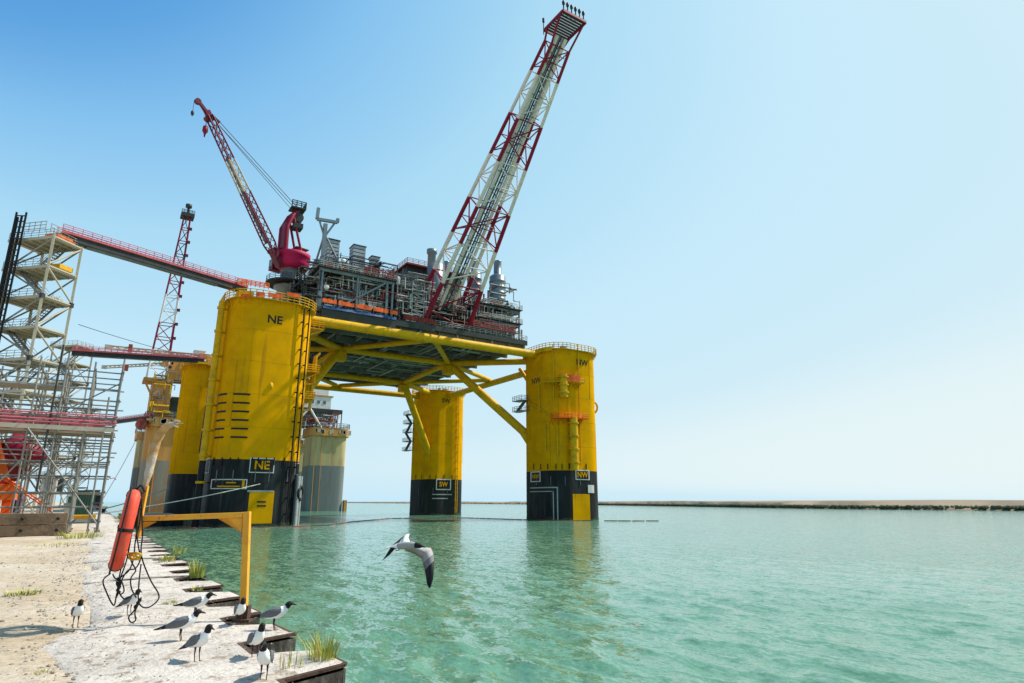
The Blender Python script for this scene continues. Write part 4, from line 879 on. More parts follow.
m = MB().rail([T0 + TA * .2 + TB_ * 6 + V3(0, 0, 40), T0 + TA * .2 + TB_ * 2 + V3(0, 0, 40)], 1.6, 1, .06).rail([T0 + TA * 1 + TB_ * 2 + V3(0, 0, 40), T0 + TA * 4 + TB_ * 2 + V3(0, 0, 40)], 1.6, 1, .06); part('end_railing', m, 'steel_light', G1)
part('end_rest', MB().bx(-6.2, -3.4, -3.2, .4, 39.7, 42.0), 'yellow_pipe', G1)
part('orange_barrier', MB().rail([(-6.5, -3.4, 43), (-1, -3.4, 43)], 1.1, .8, .09, 4), 'orange', G1)
gp = V3(*(tw2.location + TA * 1.2 - TB_ * 2.5)); gp.z = 41.4
G2 = gangway(pu(72, 351, -32.5), V3(-3.5, 60, 41.2), 'middle pink-railed gangway reaching the column behind the near left one')
part('end_rest', MB().bx(-5, -2.4, 59, 61.5, 39.7, 40.2), 'yellow_pipe', G2)
G3 = gangway(tw3.location + V3(2.2, 1, 33.3), V3(-8.5, 164, 37.2), 'lowest thin gangway running to the weathered platform')
part('end_rest', MB().bx(-10, -7.4, 163, 165.5, 35.4, 36.1), 'old_orange', G3)
# ------------------------------------------------------------------ weathered platform moored behind
OP = thing('weathered_platform', 'weathered tan and grey offshore platform moored behind the yellow one', 'oil platform', (32, 205, 0))
OC = [(-1.0, 174), (64.6, 174), (-1.0, 238), (64.6, 238)]
for i, (x, y) in enumerate(OC):
    c = part('column', MB().prism(rsq(x, y, 16.4, 3.2), 20, 33.5), 'old_tan' if i else 'old_orange', OP)
    part('grey_band', MB().prism(rsq(x, y, 16.46, 3.2), -8, 20.03), 'old_hull' if i else 'old_rusty', c)
    part('gallery', MB().prism(rsq(x, y, 18.6, 4), 33.5, 37.2, smooth=False), 'old_orange', c)
    part('gallery_railing', MB().rail([V3(a, b, 37.2) for a, b in rsq(x, y, 18.8, 4, 3)] + [V3(*rsq(x, y, 18.8, 4, 3)[0], 37.2)], 2.2, 2.2, .12), 'steel', c)
    m = MB(); rg = random.Random(i)
    for j in range(16): a = rg.uniform(-8, 8); m.bx(x + a, x + a + rg.uniform(.4, 1.3), y - 9.45, y - 9.3, 34 + rg.random(), 36 + rg.random())
    part('gallery_plate', m, 'cream_steel', c, kind='stuff')
    m = MB()
    for j in range(2): m.tube((x - 7 + j * 2.8 + rg.random(), y - 8.4, 0), (x - 7 + j * 2.8 + rg.random() * .3, y - 8.4, 33.4), .12, 6)
    part('side_pipe', m, 'old_orange', c)
x, y = OC[1]; part('corner_fender', MB().bx(x + 8.3, x + 9.6, y - 8.4, y - 6, -.5, 4.8), 'old_orange', OP)
part('leaning_prop', MB().tube((47, 166, 37), (54, 166, 45.8), .5, 8).tube((60, 166, 37), (54, 166, 45.8), .5, 8), 'white_paint', OP)
part('deck', MB().bx(-2, 70, 168, 244, 44.5, 46.2), 'steel_dark', OP)
for j in range(14): part('deck_post', MB().bx(45 + j * 1.9, 45.4 + j * 1.9, 168.5, 169, 37, 44.6), 'steel' if j % 3 else 'red_oxide', OP)
part('accommodation_block', MB().bx(42, 64.5, 169, 190, 46.2, 52).bx(42, 63.2, 169.5, 190, 52.6, 58), 'white_paint', OP); part('roof_band', MB().bx(41.8, 65.4, 168.7, 190, 52, 52.6), 'old_orange', OP)
for j in range(7): part('window', MB().bx(44 + j * 2.8, 45.3 + j * 2.8, 168.85, 169.0, 48.6, 50), 'glass', OP)
part('pipework', clutter(42, 68, 166, 174, 37.4, 45, 80, 31, .12, .4), 'red_oxide', OP, kind='stuff'); part('pipework', clutter(42, 68, 166, 174, 37.4, 45, 60, 32, .12, .4), 'steel_light', OP, kind='stuff')
part('east_deck', MB().bx(-13, -4, 166, 176, 51.6, 53).beam((-8.5, 166.5, 44), (-12.5, 166.5, 51.6), .7, .7), 'old_orange', OP)
part('east_tower', MB().bx(-9.6, -2.5, 166.2, 180, 37.2, 51.6), 'old_orange', OP); part('east_pipework', clutter(-9.5, -1, 164, 166, 37, 55, 16, 33, .15, .4), 'yellow_pipe', OP, kind='stuff')
part('east_pipework', clutter(-11, 0, 164, 166, 38, 57, 14, 34, .12, .4), 'steel', OP, kind='stuff'); part('east_drum', MB().tube((-11.5, 164, 34), (-11.5, 168, 34), 2, 14), 'red_oxide', OP)
part('white_cabin', MB().bx(4, 8, 165, 169, 62, 66).bx(3.7, 8.3, 164.7, 169.3, 66, 66.3), 'white_paint', OP); part('cabin_support', MB().bx(-4, 10, 166, 176, 53, 62), 'old_orange', OP)
# its lattice boom
LT = thing('lattice_boom', 'slender red and white lattice boom with a lamp head, rising behind the upper gangway', 'flare boom', (-5, 172, 46))
b0, b1 = V3(-8.5, 170, 52), pv(187.5, 216, 165)
def lp(t, i):
    h = 3.6 * (1 - t) + 1.2 * t; sx, sy = ((-1, -1), (1, -1), (1, 1), (-1, 1))[i]; p = b0.lerp(b1, t); return p + V3(sx * h, sy * h, 0)
NB2 = 12
for j in range(NB2):
    t0, t1 = j / NB2, (j + 1) / NB2; c = 'boom_red' if (j // 2) % 2 else ('white_paint' if j < 8 else 'crane_dark'); c = 'boom_red' if j in (2, 3, 6, 7) else c
    for i in range(4):
        bar('leg', lp(t0, i), lp(t1, i), .3, c, LT); bar('brace', lp(t0, i if j % 2 else (i + 1) % 4), lp(t1, (i + 1) % 4 if j % 2 else i), .17, c, LT); bar('strut', lp(t1, i), lp(t1, (i + 1) % 4), .17, c, LT)
    m = MB().bx(lp(t1, 1).x, lp(t1, 1).x + 1.2, lp(t1, 1).y - .5, lp(t1, 1).y + .5, lp(t1, 1).z - .6, lp(t1, 1).z + .5); part('step_landing', m, 'crane_dark', LT)
part('head_platform', MB().bx(b1.x - 2.6, b1.x + 2.6, b1.y - 2.6, b1.y + 2.6, b1.z - 1, b1.z + .6).rail([(b1.x - 2.5, b1.y - 2.5, b1.z + .6), (b1.x + 2.5, b1.y - 2.5, b1.z + .6)], 1.3, 1, .1), 'steel_dark', LT)
part('lamp_head', MB().lathe([(.5, 0), (.5, 3), (1.3, 3.4), (1.3, 4.8), (.3, 5)], (b1.x, b1.y, b1.z + .6), 10), 'steel_dark', LT)
for k, (xa, ya, xb, yb, lab) in enumerate(((108, 347, 200, 356, 'pale lattice crane boom lying level above the middle gangway'), (104, 367, 162, 364, 'second pale level crane boom below the middle gangway'))):
    A, B = pv(xa, ya, 164 + 3 * k), pv(xb, yb, 164 + 3 * k); cb = thing('crane_boom', lab, 'crane boom', B)
    sc = 1.0 if k == 0 else .75; n = 14
    for dy, dz in ((-.6, -.6), (-.6, .6), (.6, -.6), (.6, .6)): bar('chord', A + V3(0, dy, dz) * sc, B + V3(0, dy, dz) * sc, .2, 'cream_steel', cb)
    for j in range(n):
        for dy in (-.6, .6): bar('lacing', A.lerp(B, j / n) + V3(0, dy, .6 if j % 2 else -.6) * sc, A.lerp(B, (j + 1) / n) + V3(0, dy, -.6 if j % 2 else .6) * sc, .1, 'cream_steel', cb)
    part('boom_head', MB().ob(A, (1, 0, 0), (0, 1, 0), (0, 0, 1), 2.2 * sc, 1.8, 1.6 * sc), 'cream_steel', cb); part('boom_mast', MB().ob(A + V3(7.5, 0, .5), (1, 0, 0), (0, 1, 0), (0, 0, 1), 1.4, 1.8, 3 * sc), 'red_oxide', cb)
    part('boom_pylon', MB().beam(B, B + V3(4, 0, 0), 2, 2).bx(B.x + 2.5, B.x + 5, B.y - 1.2, B.y + 1.2, 51.6, B.z), 'old_orange', cb)
# ------------------------------------------------------------------ scaffold on the quay and what lies there
SFu = [-22.86, -24.1, -25.3, -26.4, -28.3, -30.2]; SFv = [-83.2, -81.2, -79.2, -77.2]; SZ = 10.9
SF = thing('tube_scaffold', 'grey tube scaffold standing on the sandy quay at the left', 'scaffold', (-26.5, -81, QZ))
for i, u in enumerate(SFu):
    for v in SFv:
        bar('standard', (u, v, QZ), (u, v, SZ + (.2 if i else .5)), .045, 'galvanised', SF)
        o = MB().bx(u - .13, u + .13, v - .13, v + .13, QZ, QZ + .06); part('base_plate', o, 'rust', SF)
bar('standard', (-23.28, -83.25, QZ), (-23.28, -83.25, 9.3), .045, 'galvanised', SF); bar('standard', (-25.6, -83.25, QZ + 2), (-25.6, -83.25, SZ + .9), .045, 'steel_dark', SF)
lv = [3.0, 3.75, 4.45, 5.25, 5.95, 6.45, 7.05, 7.6, 8.15, 8.65, 9.1, 9.65, 10.6]
for k, z in enumerate(lv):
    for j, v in enumerate(SFv):
        if j in (1, 3) and k % 2: continue
        bar('ledger', (SFu[0] + (.05, .3, .1, .2)[(k + 2 * j) % 4], v + .05, z), (SFu[-1] - .3, v + .05, z), .036, 'galvanised' if k % 3 else 'steel', SF)
    if k % 2 == 0:
        for u in SFu: bar('transom', (u + .05, SFv[0] - .25, z + .06), (u + .05, SFv[-1] + .25, z + .06), .036, 'galvanised', SF)
for a, b in (((-26.4, -83.3, 7.5), (-22.9, -83.3, 2.9)), ((-26.4, -83.35, 3.4), (-22.9, -83.35, 6.3)), ((-22.86, -83.2, 3), (-22.86, -78.6, 7)), ((-28.3, -83.3, 3), (-26.4, -83.3, 6)), ((-24.7, -78.6, 3), (-28.3, -78.6, 8)), ((-26.4, -81, 7.8), (-22.9, -81, 10.4))): bar('brace', a, b, .036, 'galvanised', SF)
for j in range(8): bar('plank', (SFu[0] + .1, -83.0 + j * .27, 7.42), (SFu[-1], -83.0 + j * .27, 7.42), .24, 'timber' if j % 3 else 'cream_steel', SF, 'box', .09)
bar('toe_board', (SFu[0], -83.3, 7.6), (SFu[-1], -83.3, 7.6), .04, 'cream_steel', SF, 'box', .22)
for z in (7.85, 8.0, 8.3): bar('guard_rail', (SFu[0] + .1, -83.28, z), (SFu[-1], -83.28, z), .04, 'rail_pink', SF)
for j in range(6): bar('plank', (-25.2 + .0, -82.9 + j * .28, 9.7), (SFu[-1], -82.9 + j * .28, 9.7), .25, 'cream_steel', SF, 'box', .08)
m = MB(); P_ = [(-23.3 - .5 * i, -80.4 + .04 * math.sin(i * 2), 7.5) for i in range(14)]
for a, b in zip(P_, P_[1:]): m.add([a, b, (b[0], b[1] + .05 * math.sin(b[0] * 3), 8.55), (a[0], a[1] + .05 * math.sin(a[0] * 3), 8.55)], [(0, 1, 2, 3)], True)
part('safety_net', m, 'rail_pink', SF)
part('warning_ribbon', MB().chain([(-22.8, -83.2, 5.3), (-22.65, -83.25, 5.15), (-22.5, -83.2, 5.2), (-22.4, -83.2, 5.1)], .02, 5), 'boom_red', SF)
# timber baulks
tl_ = thing('timber_baulk', 'upper weathered timber baulk lying on another beside the scaffold', 'timber', (-26, -85.3, QZ + .5), 'stacked timber baulks')
def baulk(root, x1, z0, seed):
    part('balk', MB().bx(-30, x1, -85.6, -84.7, z0, z0 + .47), 'timber', root)
    m = MB()
    for j in range(3): part('bolt_head', MB().lathe([(.01, .03), (.06, .03), (.07, 0)], (x1 - .35 - j * 1.3, -85.6, z0 + .24), 10, (0, -1, 0)), 'black', root)
baulk(tl_, -24.12, QZ + .53, 1)
t2_ = thing('timber_baulk', 'lower weathered timber baulk lying on the sand under another', 'timber', (-26, -85.3, QZ), 'stacked timber baulks'); baulk(t2_, -24.1, QZ + .03, 2)
# orange-red reel machine behind the scaffold
RV = -77.2
RL = thing('hose_reel', 'big red and orange steel reel with a conical drum behind the scaffold', 'reel', (-28, RV, QZ))
c = pv(6, 461, RV); 
part('drum', MB().lathe([(.01, -1.2), (.9, -1.2), (.9, 0), (1.25, 0), (1.25, .12), (1.0, .14), (.9, .04), (.01, .05)], c, 26, (.45, -.9, 0)), 'reel_red', RL)
m = MB()
for i in range(12):
    t = 2 * math.pi * i / 12; q = c + V3(.9, .45, 0) * (1.1 * math.cos(t)) + V3(0, 0, 1.1 * math.sin(t)) + V3(.45, -.9, 0) * .14; m.tube(q, q + V3(.45, -.9, 0) * .06, .06, 6)
part('bolt', m, 'crane_dark', RL, kind='stuff')
part('arm', MB().beam(pv(-12, 419, RV - .6), pv(7, 416, RV - .6), .5, .6), 'orange', RL); a = pv(-8, 484, RV - .9); b = pv(15, 500, RV - .9); part('gearbox', MB().bx(a.x, b.x, RV - .9, RV + .3, b.z, a.z), 'orange', RL)
part('side_panel', MB().add([pv(-6, 446, RV - 1.3), pv(0, 440, RV - 1.3), pv(9, 474, RV - 1.3), pv(7, 480, RV - 1.3), pv(-8, 480, RV - 1.3)], [(0, 1, 2, 3, 4)]).add([pv(-6, 446, RV - 1.15), pv(0, 440, RV - 1.15), pv(9, 474, RV - 1.15), pv(7, 480, RV - 1.15), pv(-8, 480, RV - 1.15)], [(4, 3, 2, 1, 0)]), 'orange', RL)
cc = pv(24, 452, RV + .4); part('cone', MB().lathe([(.01, -.75), (1.0, -.7), (1.05, -.55), (.3, 1.1), (.01, 1.15)], cc, 20, (.85, -.2, -.25)), 'boom_red', RL)
part('axle', MB().tube(c, cc, .18, 10).beam((c.x + .4, RV + .6, QZ), (c.x + .2, RV + .6, c.z), .4, .3).beam((c.x - .8, RV + .6, QZ), (c.x - .2, RV + .6, c.z), .4, .3).bx(c.x - 1.6, c.x + 1.8, RV - .9, RV + 1.1, QZ - .05, QZ + .22), 'orange', RL)
a, b = pv(2, 478, RV - 1.2), pz(50, 511, QZ + .1); b = pv(52, 512, RV - 1.2)
for s in (0, .14): bar('strap', a + V3(0, s, s), b + V3(0, s, s), .045, 'orange', RL)
# yard clutter
def yard_box(name, x0, x1, yt, yb, v, dep, m_, label, cat, ribs=0):
    a, b = pv(x0, yt, v), pv(x1, yt, v); z0 = max(QZ - .03, min(QZ + 3, pv(x0, yb, v).z)) if yb else QZ - .03; r = thing(name, label, cat, ((a.x + b.x) / 2, v + dep / 2, z0))
    part('body', MB().bx(a.x, b.x, v, v + dep, z0, a.z), m_, r)
    part('top_plate', MB().bx(a.x - .05, b.x + .05, v - .05, v + dep + .05, a.z, a.z + .08), m_, r)
    for i in range(ribs): x = a.x + (b.x - a.x) * (i + .5) / ribs; part('rib', MB().bx(x - .06, x + .06, v - .07, v, z0 + .1, a.z - .1), m_, r)
    return r
yard_box('shipping_container', 75, 96.5, 491, None, -52, 5, 'container_green', 'dark green shipping container seen through the scaffold', 'container', 8)
yard_box('concrete_block', 42, 57, 479, None, -70, 2, 'concrete', 'pale grey concrete block beside the orange straps', 'concrete block')
yard_box('machine_skid', 5, 22, 494, None, -73.5, 1.5, 'purple', 'dark purple machine housing under the red reel', 'machine', 3)
yard_box('steel_cabinet', -10, 4, 488, None, -74, 1.5, 'white_paint', 'white cabinet at the left edge under the orange arm', 'cabinet')
yb_ = thing('steel_beam', 'yellow-painted steel beam lying on the sand behind the scaffold', 'beam', (-25.5, -62, QZ)); part('flange', MB().bx(-31, -22.9, -62.3, -61.7, QZ + .45, QZ + .55).bx(-31, -22.9, -62.3, -61.7, QZ - .03, QZ + .05), 'yard_yellow', yb_); part('web', MB().bx(-31, -22.9, -62.05, -61.95, QZ + .05, QZ + .45), 'yard_yellow', yb_)
m = MB().bx(-27.6, -25.6, -71.5, -70.9, QZ - .03, QZ + .45).bx(-27.3, -26, -71.4, -71, QZ + .45, QZ + .7); solo('lifting_saddle', m, 'yard_yellow', 'yellow steel saddle on the ground below the orange straps', 'saddle')
m = MB().tube((-26.2, -55, QZ), (-26.2, -55, QZ + 3.4), .25, 8).bx(-26.7, -25.6, -55.3, -54.7, QZ + 2.2, QZ + 3.6); solo('lamp_post', m, 'steel_dark', 'dark squat lamp post beside the green container', 'lamp post')
rg = random.Random(4)
for i, (u, v, w, h, c, lab) in enumerate(((-24, 70, 5, 3.0, 'steel_dark', 'dark low shed far along the quay, left of the red ring'), (-20.9 - 3, 120, 4, 5, 'steel_dark', 'tall dark cabin far along the quay edge'), (-26, 140, 9, 3.2, 'container_green', 'distant greenish shed beyond the dark one'), (-23, 20, 2.4, 1.2, 'red_oxide', 'small red-brown winch far along the quay edge'), (-25.2, -20, 2.0, 1.1, 'cream_steel', 'small pale pallet of pipes past the scaffold foot'))):
    r = thing('yard_shed' if h > 2 else 'yard_machine', lab, 'shed' if h > 2 else 'machine', (u, v, QZ)); part('wall', MB().bx(u - w / 2, u + w / 2, v, v + 4, QZ - .05, QZ + h), c, r); part('roof', MB().bx(u - w / 2 - .2, u + w / 2 + .2, v - .2, v + 4.2, QZ + h, QZ + h + .25), 'steel', r); part('door', MB().bx(u - .5, u + .4, v - .06, v - .01, QZ, QZ + min(2, h * .8)), 'steel_light', r)
# frame buoys, floating fender, containment boom, mooring lines
ff = thing('floating_fender', 'long black floating fender moored between the quay and the near column', 'fender', (-14.6, 10, 0)); part('pontoon', MB().bx(-18.5, -9.6, 4, 32, -.6, 1.5), 'hull_black', ff); part('deck_plate', MB().bx(-18.6, -9.5, 3.9, 32.1, 1.5, 1.75), 'steel', ff)
part('tyre', MB().chain([V3(-12 + .8 * math.cos(t), 3.85, .9 + .8 * math.sin(t)) for t in [2 * math.pi * i / 14 for i in range(14)]], .2, 8, closed=True), 'black', ff)
def oilboom(P_, label):
    r = thing('containment_boom', label, 'floating boom', P_[0], 'oil containment booms'); P_ = [Vector(p) for p in P_]; n = 0
    for a, b in zip(P_, P_[1:]):
        L = (b - a).length; k = max(1, int(L / 2.6))
        for i in range(k):
            p, q = a.lerp(b, i / k), a.lerp(b, (i + .93) / k); j = V3(0, .15 * math.sin(n * 1.3), 0); n += 1; bar('float', p + j, q + j, .10, 'rust' if n % 3 else 'red_oxide', r)
oilboom([(-17, -5, .05), (-9, -10, .05), (2, -11.5, .05), (12, -9, .05), (22, 8, .05), (40, 30, .05), (58, 24, .05), (62, -9, .05), (70, -12, .05)], 'faded red floating boom on the water around the near columns')
oilboom([(70.5, -15, .05), (75, -19, .05), (80, -22, .05)], 'short red floating boom right of the right-hand column')
def moor(a, b, r, label, sag=.6, m_='rope_pale'):
    a, b = Vector(a), Vector(b); m = MB().chain([a.lerp(b, i / 14) - V3(0, 0, sag * 4 * (i / 14) * (1 - i / 14)) for i in range(15)], r, 6); solo('mooring_line', m, m_, label, 'rope', 'mooring lines')
e_, nn = pcol('NE', 260, 484, .1)
moor((-21.6, -18, 2.6), e_, .08, 'pale mooring line running to the black band of the near left column', .3)
moor((-21.6, 30, 2.6), (-7.6, 62, 7.5), .11, 'pale mooring line to the column behind the near left one', .4)
moor((-21.6, 120, 2.7), (-10.5, 163, 34), .09, 'thin dark line hanging from the weathered platform to the quay', 1.0, 'steel_dark')
moor((-29, -6, 31), (-8.6, 20, 33), .05, 'thin dark cable strung high between tower and near column', .3, 'steel_dark')
for k, y in enumerate((-18, 30, 120)):
    m = MB().lathe([(.28, 0), (.22, .1), (.2, .45), (.32, .5), (.32, .62), (.01, .66)], (-21.9, y, QZ), 14); solo('bollard', m, 'black', ('black bollard on the quay edge holding the nearest mooring line', 'black bollard on the quay edge beside the floating fender', 'farthest bollard on the quay edge')[k], 'bollard', 'quay bollards')
# ------------------------------------------------------------------ gallows frame, life buoy, ropes and windsock close to the camera
DF = 8.42
def pf(x, y, d=0): return pd(x, y, DF + d)
base = pz(243.5, 621, QZ + .03)
GF = thing('post_frame', 'orange-yellow steel post with a level arm and gusset plates on the quay edge', 'post frame', base)
DB = (base - CAM).dot(AY); pt = pd(247.2, 512.5, DB); zt_ = pt.z
def fbox(name, c0, c1, w, h, mt='frame_yellow'):
    m = MB(); c0, c1 = Vector(c0), Vector(c1); d = (c1 - c0).normalized(); up = V3(0, 0, 1) if abs(d.z) < .9 else AX; x = d.cross(up).normalized(); z = x.cross(d); m.ob((c0 + c1) / 2, d, x, z, (c1 - c0).length, w, h)
    o = part(name, m, mt, GF); b = o.modifiers.new('bevel', 'BEVEL'); b.width = .006; b.segments = 2; return o
fbox('post', base - V3(0, 0, .02), V3(pt.x, pt.y, zt_ + .01), .075, .085)
le = pd(143, 518.5, DB - .02); be = V3(pt.x, pt.y, zt_ - .03)
fbox('arm', le, be - AX * .045, .065, .07)
fbox('upright', le - V3(0, 0, .24) - AX * .042, pd(147, 486, DB - .02), .045, .045)
for s, q in ((-1, be - AX * .05 - V3(0, 0, .04)), (1, le - V3(0, 0, .04))):
    dz = V3(0, 0, 1); a_ = AX * s; e = .34 if s < 0 else .2; w = AY * .012
    vs = []
    for f in (-1, 1): vs += [q + w * f + dz * -.002, q + w * f + a_ * e, q + w * f + a_ * (e - .16 * (e / .34)), q + w * f - dz * (e - .16 * (e / .34)) , q + w * f - dz * e]
    part('gusset', MB().add(vs, [(0, 1, 2, 3, 4), (9, 8, 7, 6, 5), (0, 5, 6, 1), (1, 6, 7, 2), (2, 7, 8, 3), (3, 8, 9, 4), (4, 9, 5, 0)]) if True else None, 'frame_yellow', GF)
part('foot_plate', MB().ob(base + V3(0, 0, .015), AX, AY, (0, 0, 1), .22, .22, .03).ob(base + V3(0, 0, .1), AX, AY, (0, 0, 1), .125, .115, .17), 'rust', GF)
# life buoy, seen nearly edge-on: a long ring
bt, bb = pf(135.5, 489), pf(114.5, 571); Cb = (bt + bb) / 2; hh = (bt - bb).length / 2; yaw = .02
ax_h = (Cb - CAM); ax_h.z = 0; ax_h.normalize(); ax_h = (Matrix.Rotation(yaw, 3, 'Z') @ ax_h); ax_n = V3(-ax_h.y, ax_h.x, 0); up_ = (bt - bb).normalized()
LBY = thing('life_buoy', 'faded orange-red life buoy hanging edge-on from the yellow frame', 'life buoy', V3(Cb.x, Cb.y, Cb.z - hh))
ringpts = []; rr_ = .082
for i in range(40):
    t = 2 * math.pi * i / 40; ringpts.append(Cb + ax_h * (.22 * math.cos(t)) + up_ * ((hh - rr_) * math.sin(t)))
m = MB().chain(ringpts, rr_, 14, closed=True); part('ring', m, 'buoy_red', LBY)
for t in (0.05, math.pi / 2 + .0, math.pi, 1.5 * math.pi):
    c_ = Cb + ax_h * (.22 * math.cos(t)) + up_ * ((hh - rr_) * math.sin(t)); d_ = (ax_h * (-.22 * math.sin(t)) + up_ * ((hh - rr_) * math.cos(t))).normalized()
    part('strap_band', MB().tube(c_ - d_ * .02, c_ + d_ * .02, rr_ + .008, 16), 'rope_black', LBY)
m = MB().chain([Cb + ax_h * ((.22 + rr_ + .02 + .03 * abs(math.sin(2 * t))) * math.cos(t)) + up_ * ((hh + .02 + .03 * abs(math.sin(2 * t))) * math.sin(t)) + ax_n * .05 for t in [2 * math.pi * i / 40 for i in range(40)]], .011, 6, closed=True); part('grab_line', m, 'rope_black', LBY)
part('hanger', MB().chain([bt + V3(0, 0, -.02), bt + AX * .06 + V3(0, 0, .05), pf(142, 486), pf(145, 492)], .012, 6), 'rope_black', LBY)
def smooth_path(P_, n=6):
    out = []
    for i in range(len(P_) - 1):
        p0, p1, p2, p3 = P_[max(0, i - 1)], P_[i], P_[i + 1], P_[min(len(P_) - 1, i + 2)]
        for k in range(n):
            t = k / n; out.append(.5 * ((2 * p1) + (p2 - p0) * t + (2 * p0 - 5 * p1 + 4 * p2 - p3) * t * t + (3 * p1 - p0 - 3 * p2 + p3) * t ** 3))
    out.append(P_[-1]); return out
RP = thing('tangled_rope', 'tangle of black rope hanging from the yellow frame beside the life buoy', 'rope', pf(130, 621))
paths = [
 [(300, 60, 0), (285, 160, .02), (255, 250, .04), (240, 330, .03), (225, 400, 0), (200, 470, 0), (185, 520, .05), (200, 565, .05), (225, 580, 0), (262, 555, -.03)],
 [(150, 455, .1), (113, 490, .05), (128, 545, 0), (164, 612, -.03), (178, 560, 0), (195, 500, 0), (182, 478, .05)],
 [(300, 100, -.02), (305, 260, -.04), (298, 340, -.02), (308, 400, -.04), (345, 490, -.05), (386, 566, -.02), (352, 612, 0), (312, 622, .03), (286, 590, .02), (288, 500, 0), (298, 410, .02)],
 [(300, 572, 0), (280, 610, -.02), (258, 645, 0), (238, 668, 0), (244, 690, .02), (258, 694, .02), (272, 680, 0), (268, 645, -.03), (288, 600, 0)],
 [(290, 80, .05), (268, 180, .06), (245, 230, .02), (232, 320, .02), (252, 400, .05), (272, 440, .04), (248, 480, .02), (252, 530, 0), (275, 575, .02)],
 [(302, 90, .03), (292, 200, .05), (270, 300, .05), (262, 380, .04), (240, 440, .03), (205, 470, .05), (178, 500, .04), (190, 540, 0), (176, 575, .02)],
 [(296, 70, -.03), (278, 240, -.02), (286, 330, -.03), (296, 380, -.02), (272, 430, -.03), (235, 440, -.02), (208, 480, -.03), (196, 520, -.02)],
 [(205, 265, .1), (212, 340, .1), (200, 430, .08), (190, 480, .05)],
 [(160, 460, .1), (172, 480, .06), (200, 490, .02), (215, 540, .02), (196, 560, .02)]]
for q in paths:
    part('strand', MB().chain(smooth_path([pf(80 + a / 4.878, 480 + b / 4.878, d) for a, b, d in q], 6), .0088, 7), 'rope_black', RP)
part('knot', MB().chain(smooth_path([pf(80 + (292 - 6 * i + 8 * (i % 2)) / 4.878, 480 + (580 + 9 * i) / 4.878, .02 * (i % 2)) for i in range(6)], 3), .016, 7), 'rope_black', RP)
part('knot', MB().chain(smooth_path([pf(80 + (182 + 12 * (i % 2)) / 4.878, 480 + (480 + 14 * i) / 4.878, .03 * (i % 2)) for i in range(6)], 3), .018, 7), 'rope_black', RP)
part('yellow_lashing', MB().chain(smooth_path([pf(80 + a / 4.878, 480 + b / 4.878, d) for a, b, d in [(215, 368, .04), (250, 358, .0), (295, 362, -.06), (280, 385, .0), (240, 380, .04), (262, 366, -.05), (292, 390, -.04)]], 5), .016, 7), 'rope_yellow', RP)
# windsock-like worn sleeve on top of the upright
WS = thing('windsock', 'frayed tan and orange cloth sleeve bent upward from the top of the yellow upright', 'windsock', pf(146, 484))
sk = [(144, 497, .02), (146, 484, .034), (149.5, 468, .052), (154, 450, .06), (160, 434, .056), (167, 427, .046), (175, 423, .03)]
ctr = smooth_path([pd(x, y, DB - .02) for x, y, r in sk], 4); rad = []
for i in range(len(ctr)): t = i / (len(ctr) - 1) * (len(sk) - 1); k = min(int(t), len(sk) - 2); rad.append(sk[k][2] * (1 - t + k) + sk[k + 1][2] * (t - k) + .006 * math.sin(i * 2.1))
m = MB().chain(ctr, rad, 14, caps=False); rg = random.Random(2)
m.v = [(x + rg.uniform(-.006, .006), y + rg.uniform(-.006, .006), z + rg.uniform(-.006, .006)) for x, y, z in m.v]; part('sleeve', m, 'cloth_worn', WS)
m = MB()
for i in range(14):
    t = 2 * math.pi * i / 14; q = ctr[-1] + V3(0, 0, .045 * math.sin(t)) + AY * (.045 * math.cos(t)); m.tube(q, q + AX * rg.uniform(.02, .09) + V3(0, 0, rg.uniform(-.03, .02)), .004, 4)
part('frayed_edge', m, 'rope_pale', WS)
# ------------------------------------------------------------------ gulls
def loft(m, secs, n=14, mi_of=None):
    rings = []
    for i, (x, z, ry, rz) in enumerate(secs):
        a, b = secs[max(0, i - 1)], secs[min(len(secs) - 1, i + 1)]; t = Vector((b[0] - a[0], 0, b[1] - a[1])).normalized(); up = Vector((-t.z, 0, t.x))
        rings.append([Vector((x, 0, z)) + Vector((0, 1, 0)) * (ry * math.sin(2 * math.pi * k / n)) + up * (rz * math.cos(2 * math.pi * k / n)) for k in range(n)])
    o = len(m.v); m.v += [tuple(v) for r in rings for v in r]
    for i in range(len(secs) - 1):
        for k in range(n):
            m.f.append((o + i * n + k, o + i * n + (k + 1) % n, o + (i + 1) * n + (k + 1) % n, o + (i + 1) * n + k)); m.sm.append(True); m.mi.append(mi_of(i, k, n) if mi_of else 0)
    for i, rev in ((0, True), (len(secs) - 1, False)):
        f = [o + i * n + k for k in range(n)]; m.f.append(tuple(f[::-1] if not rev else f)); m.sm.append(True); m.mi.append(mi_of(min(i, len(secs) - 2), 0, n) if mi_of else 0)
    return m
def interp(secs, n):
    P_ = [Vector((*s,)) if len(s) == 4 else None for s in secs]; return [tuple(v) for v in smooth_path([Vector(s) for s in secs], n)]
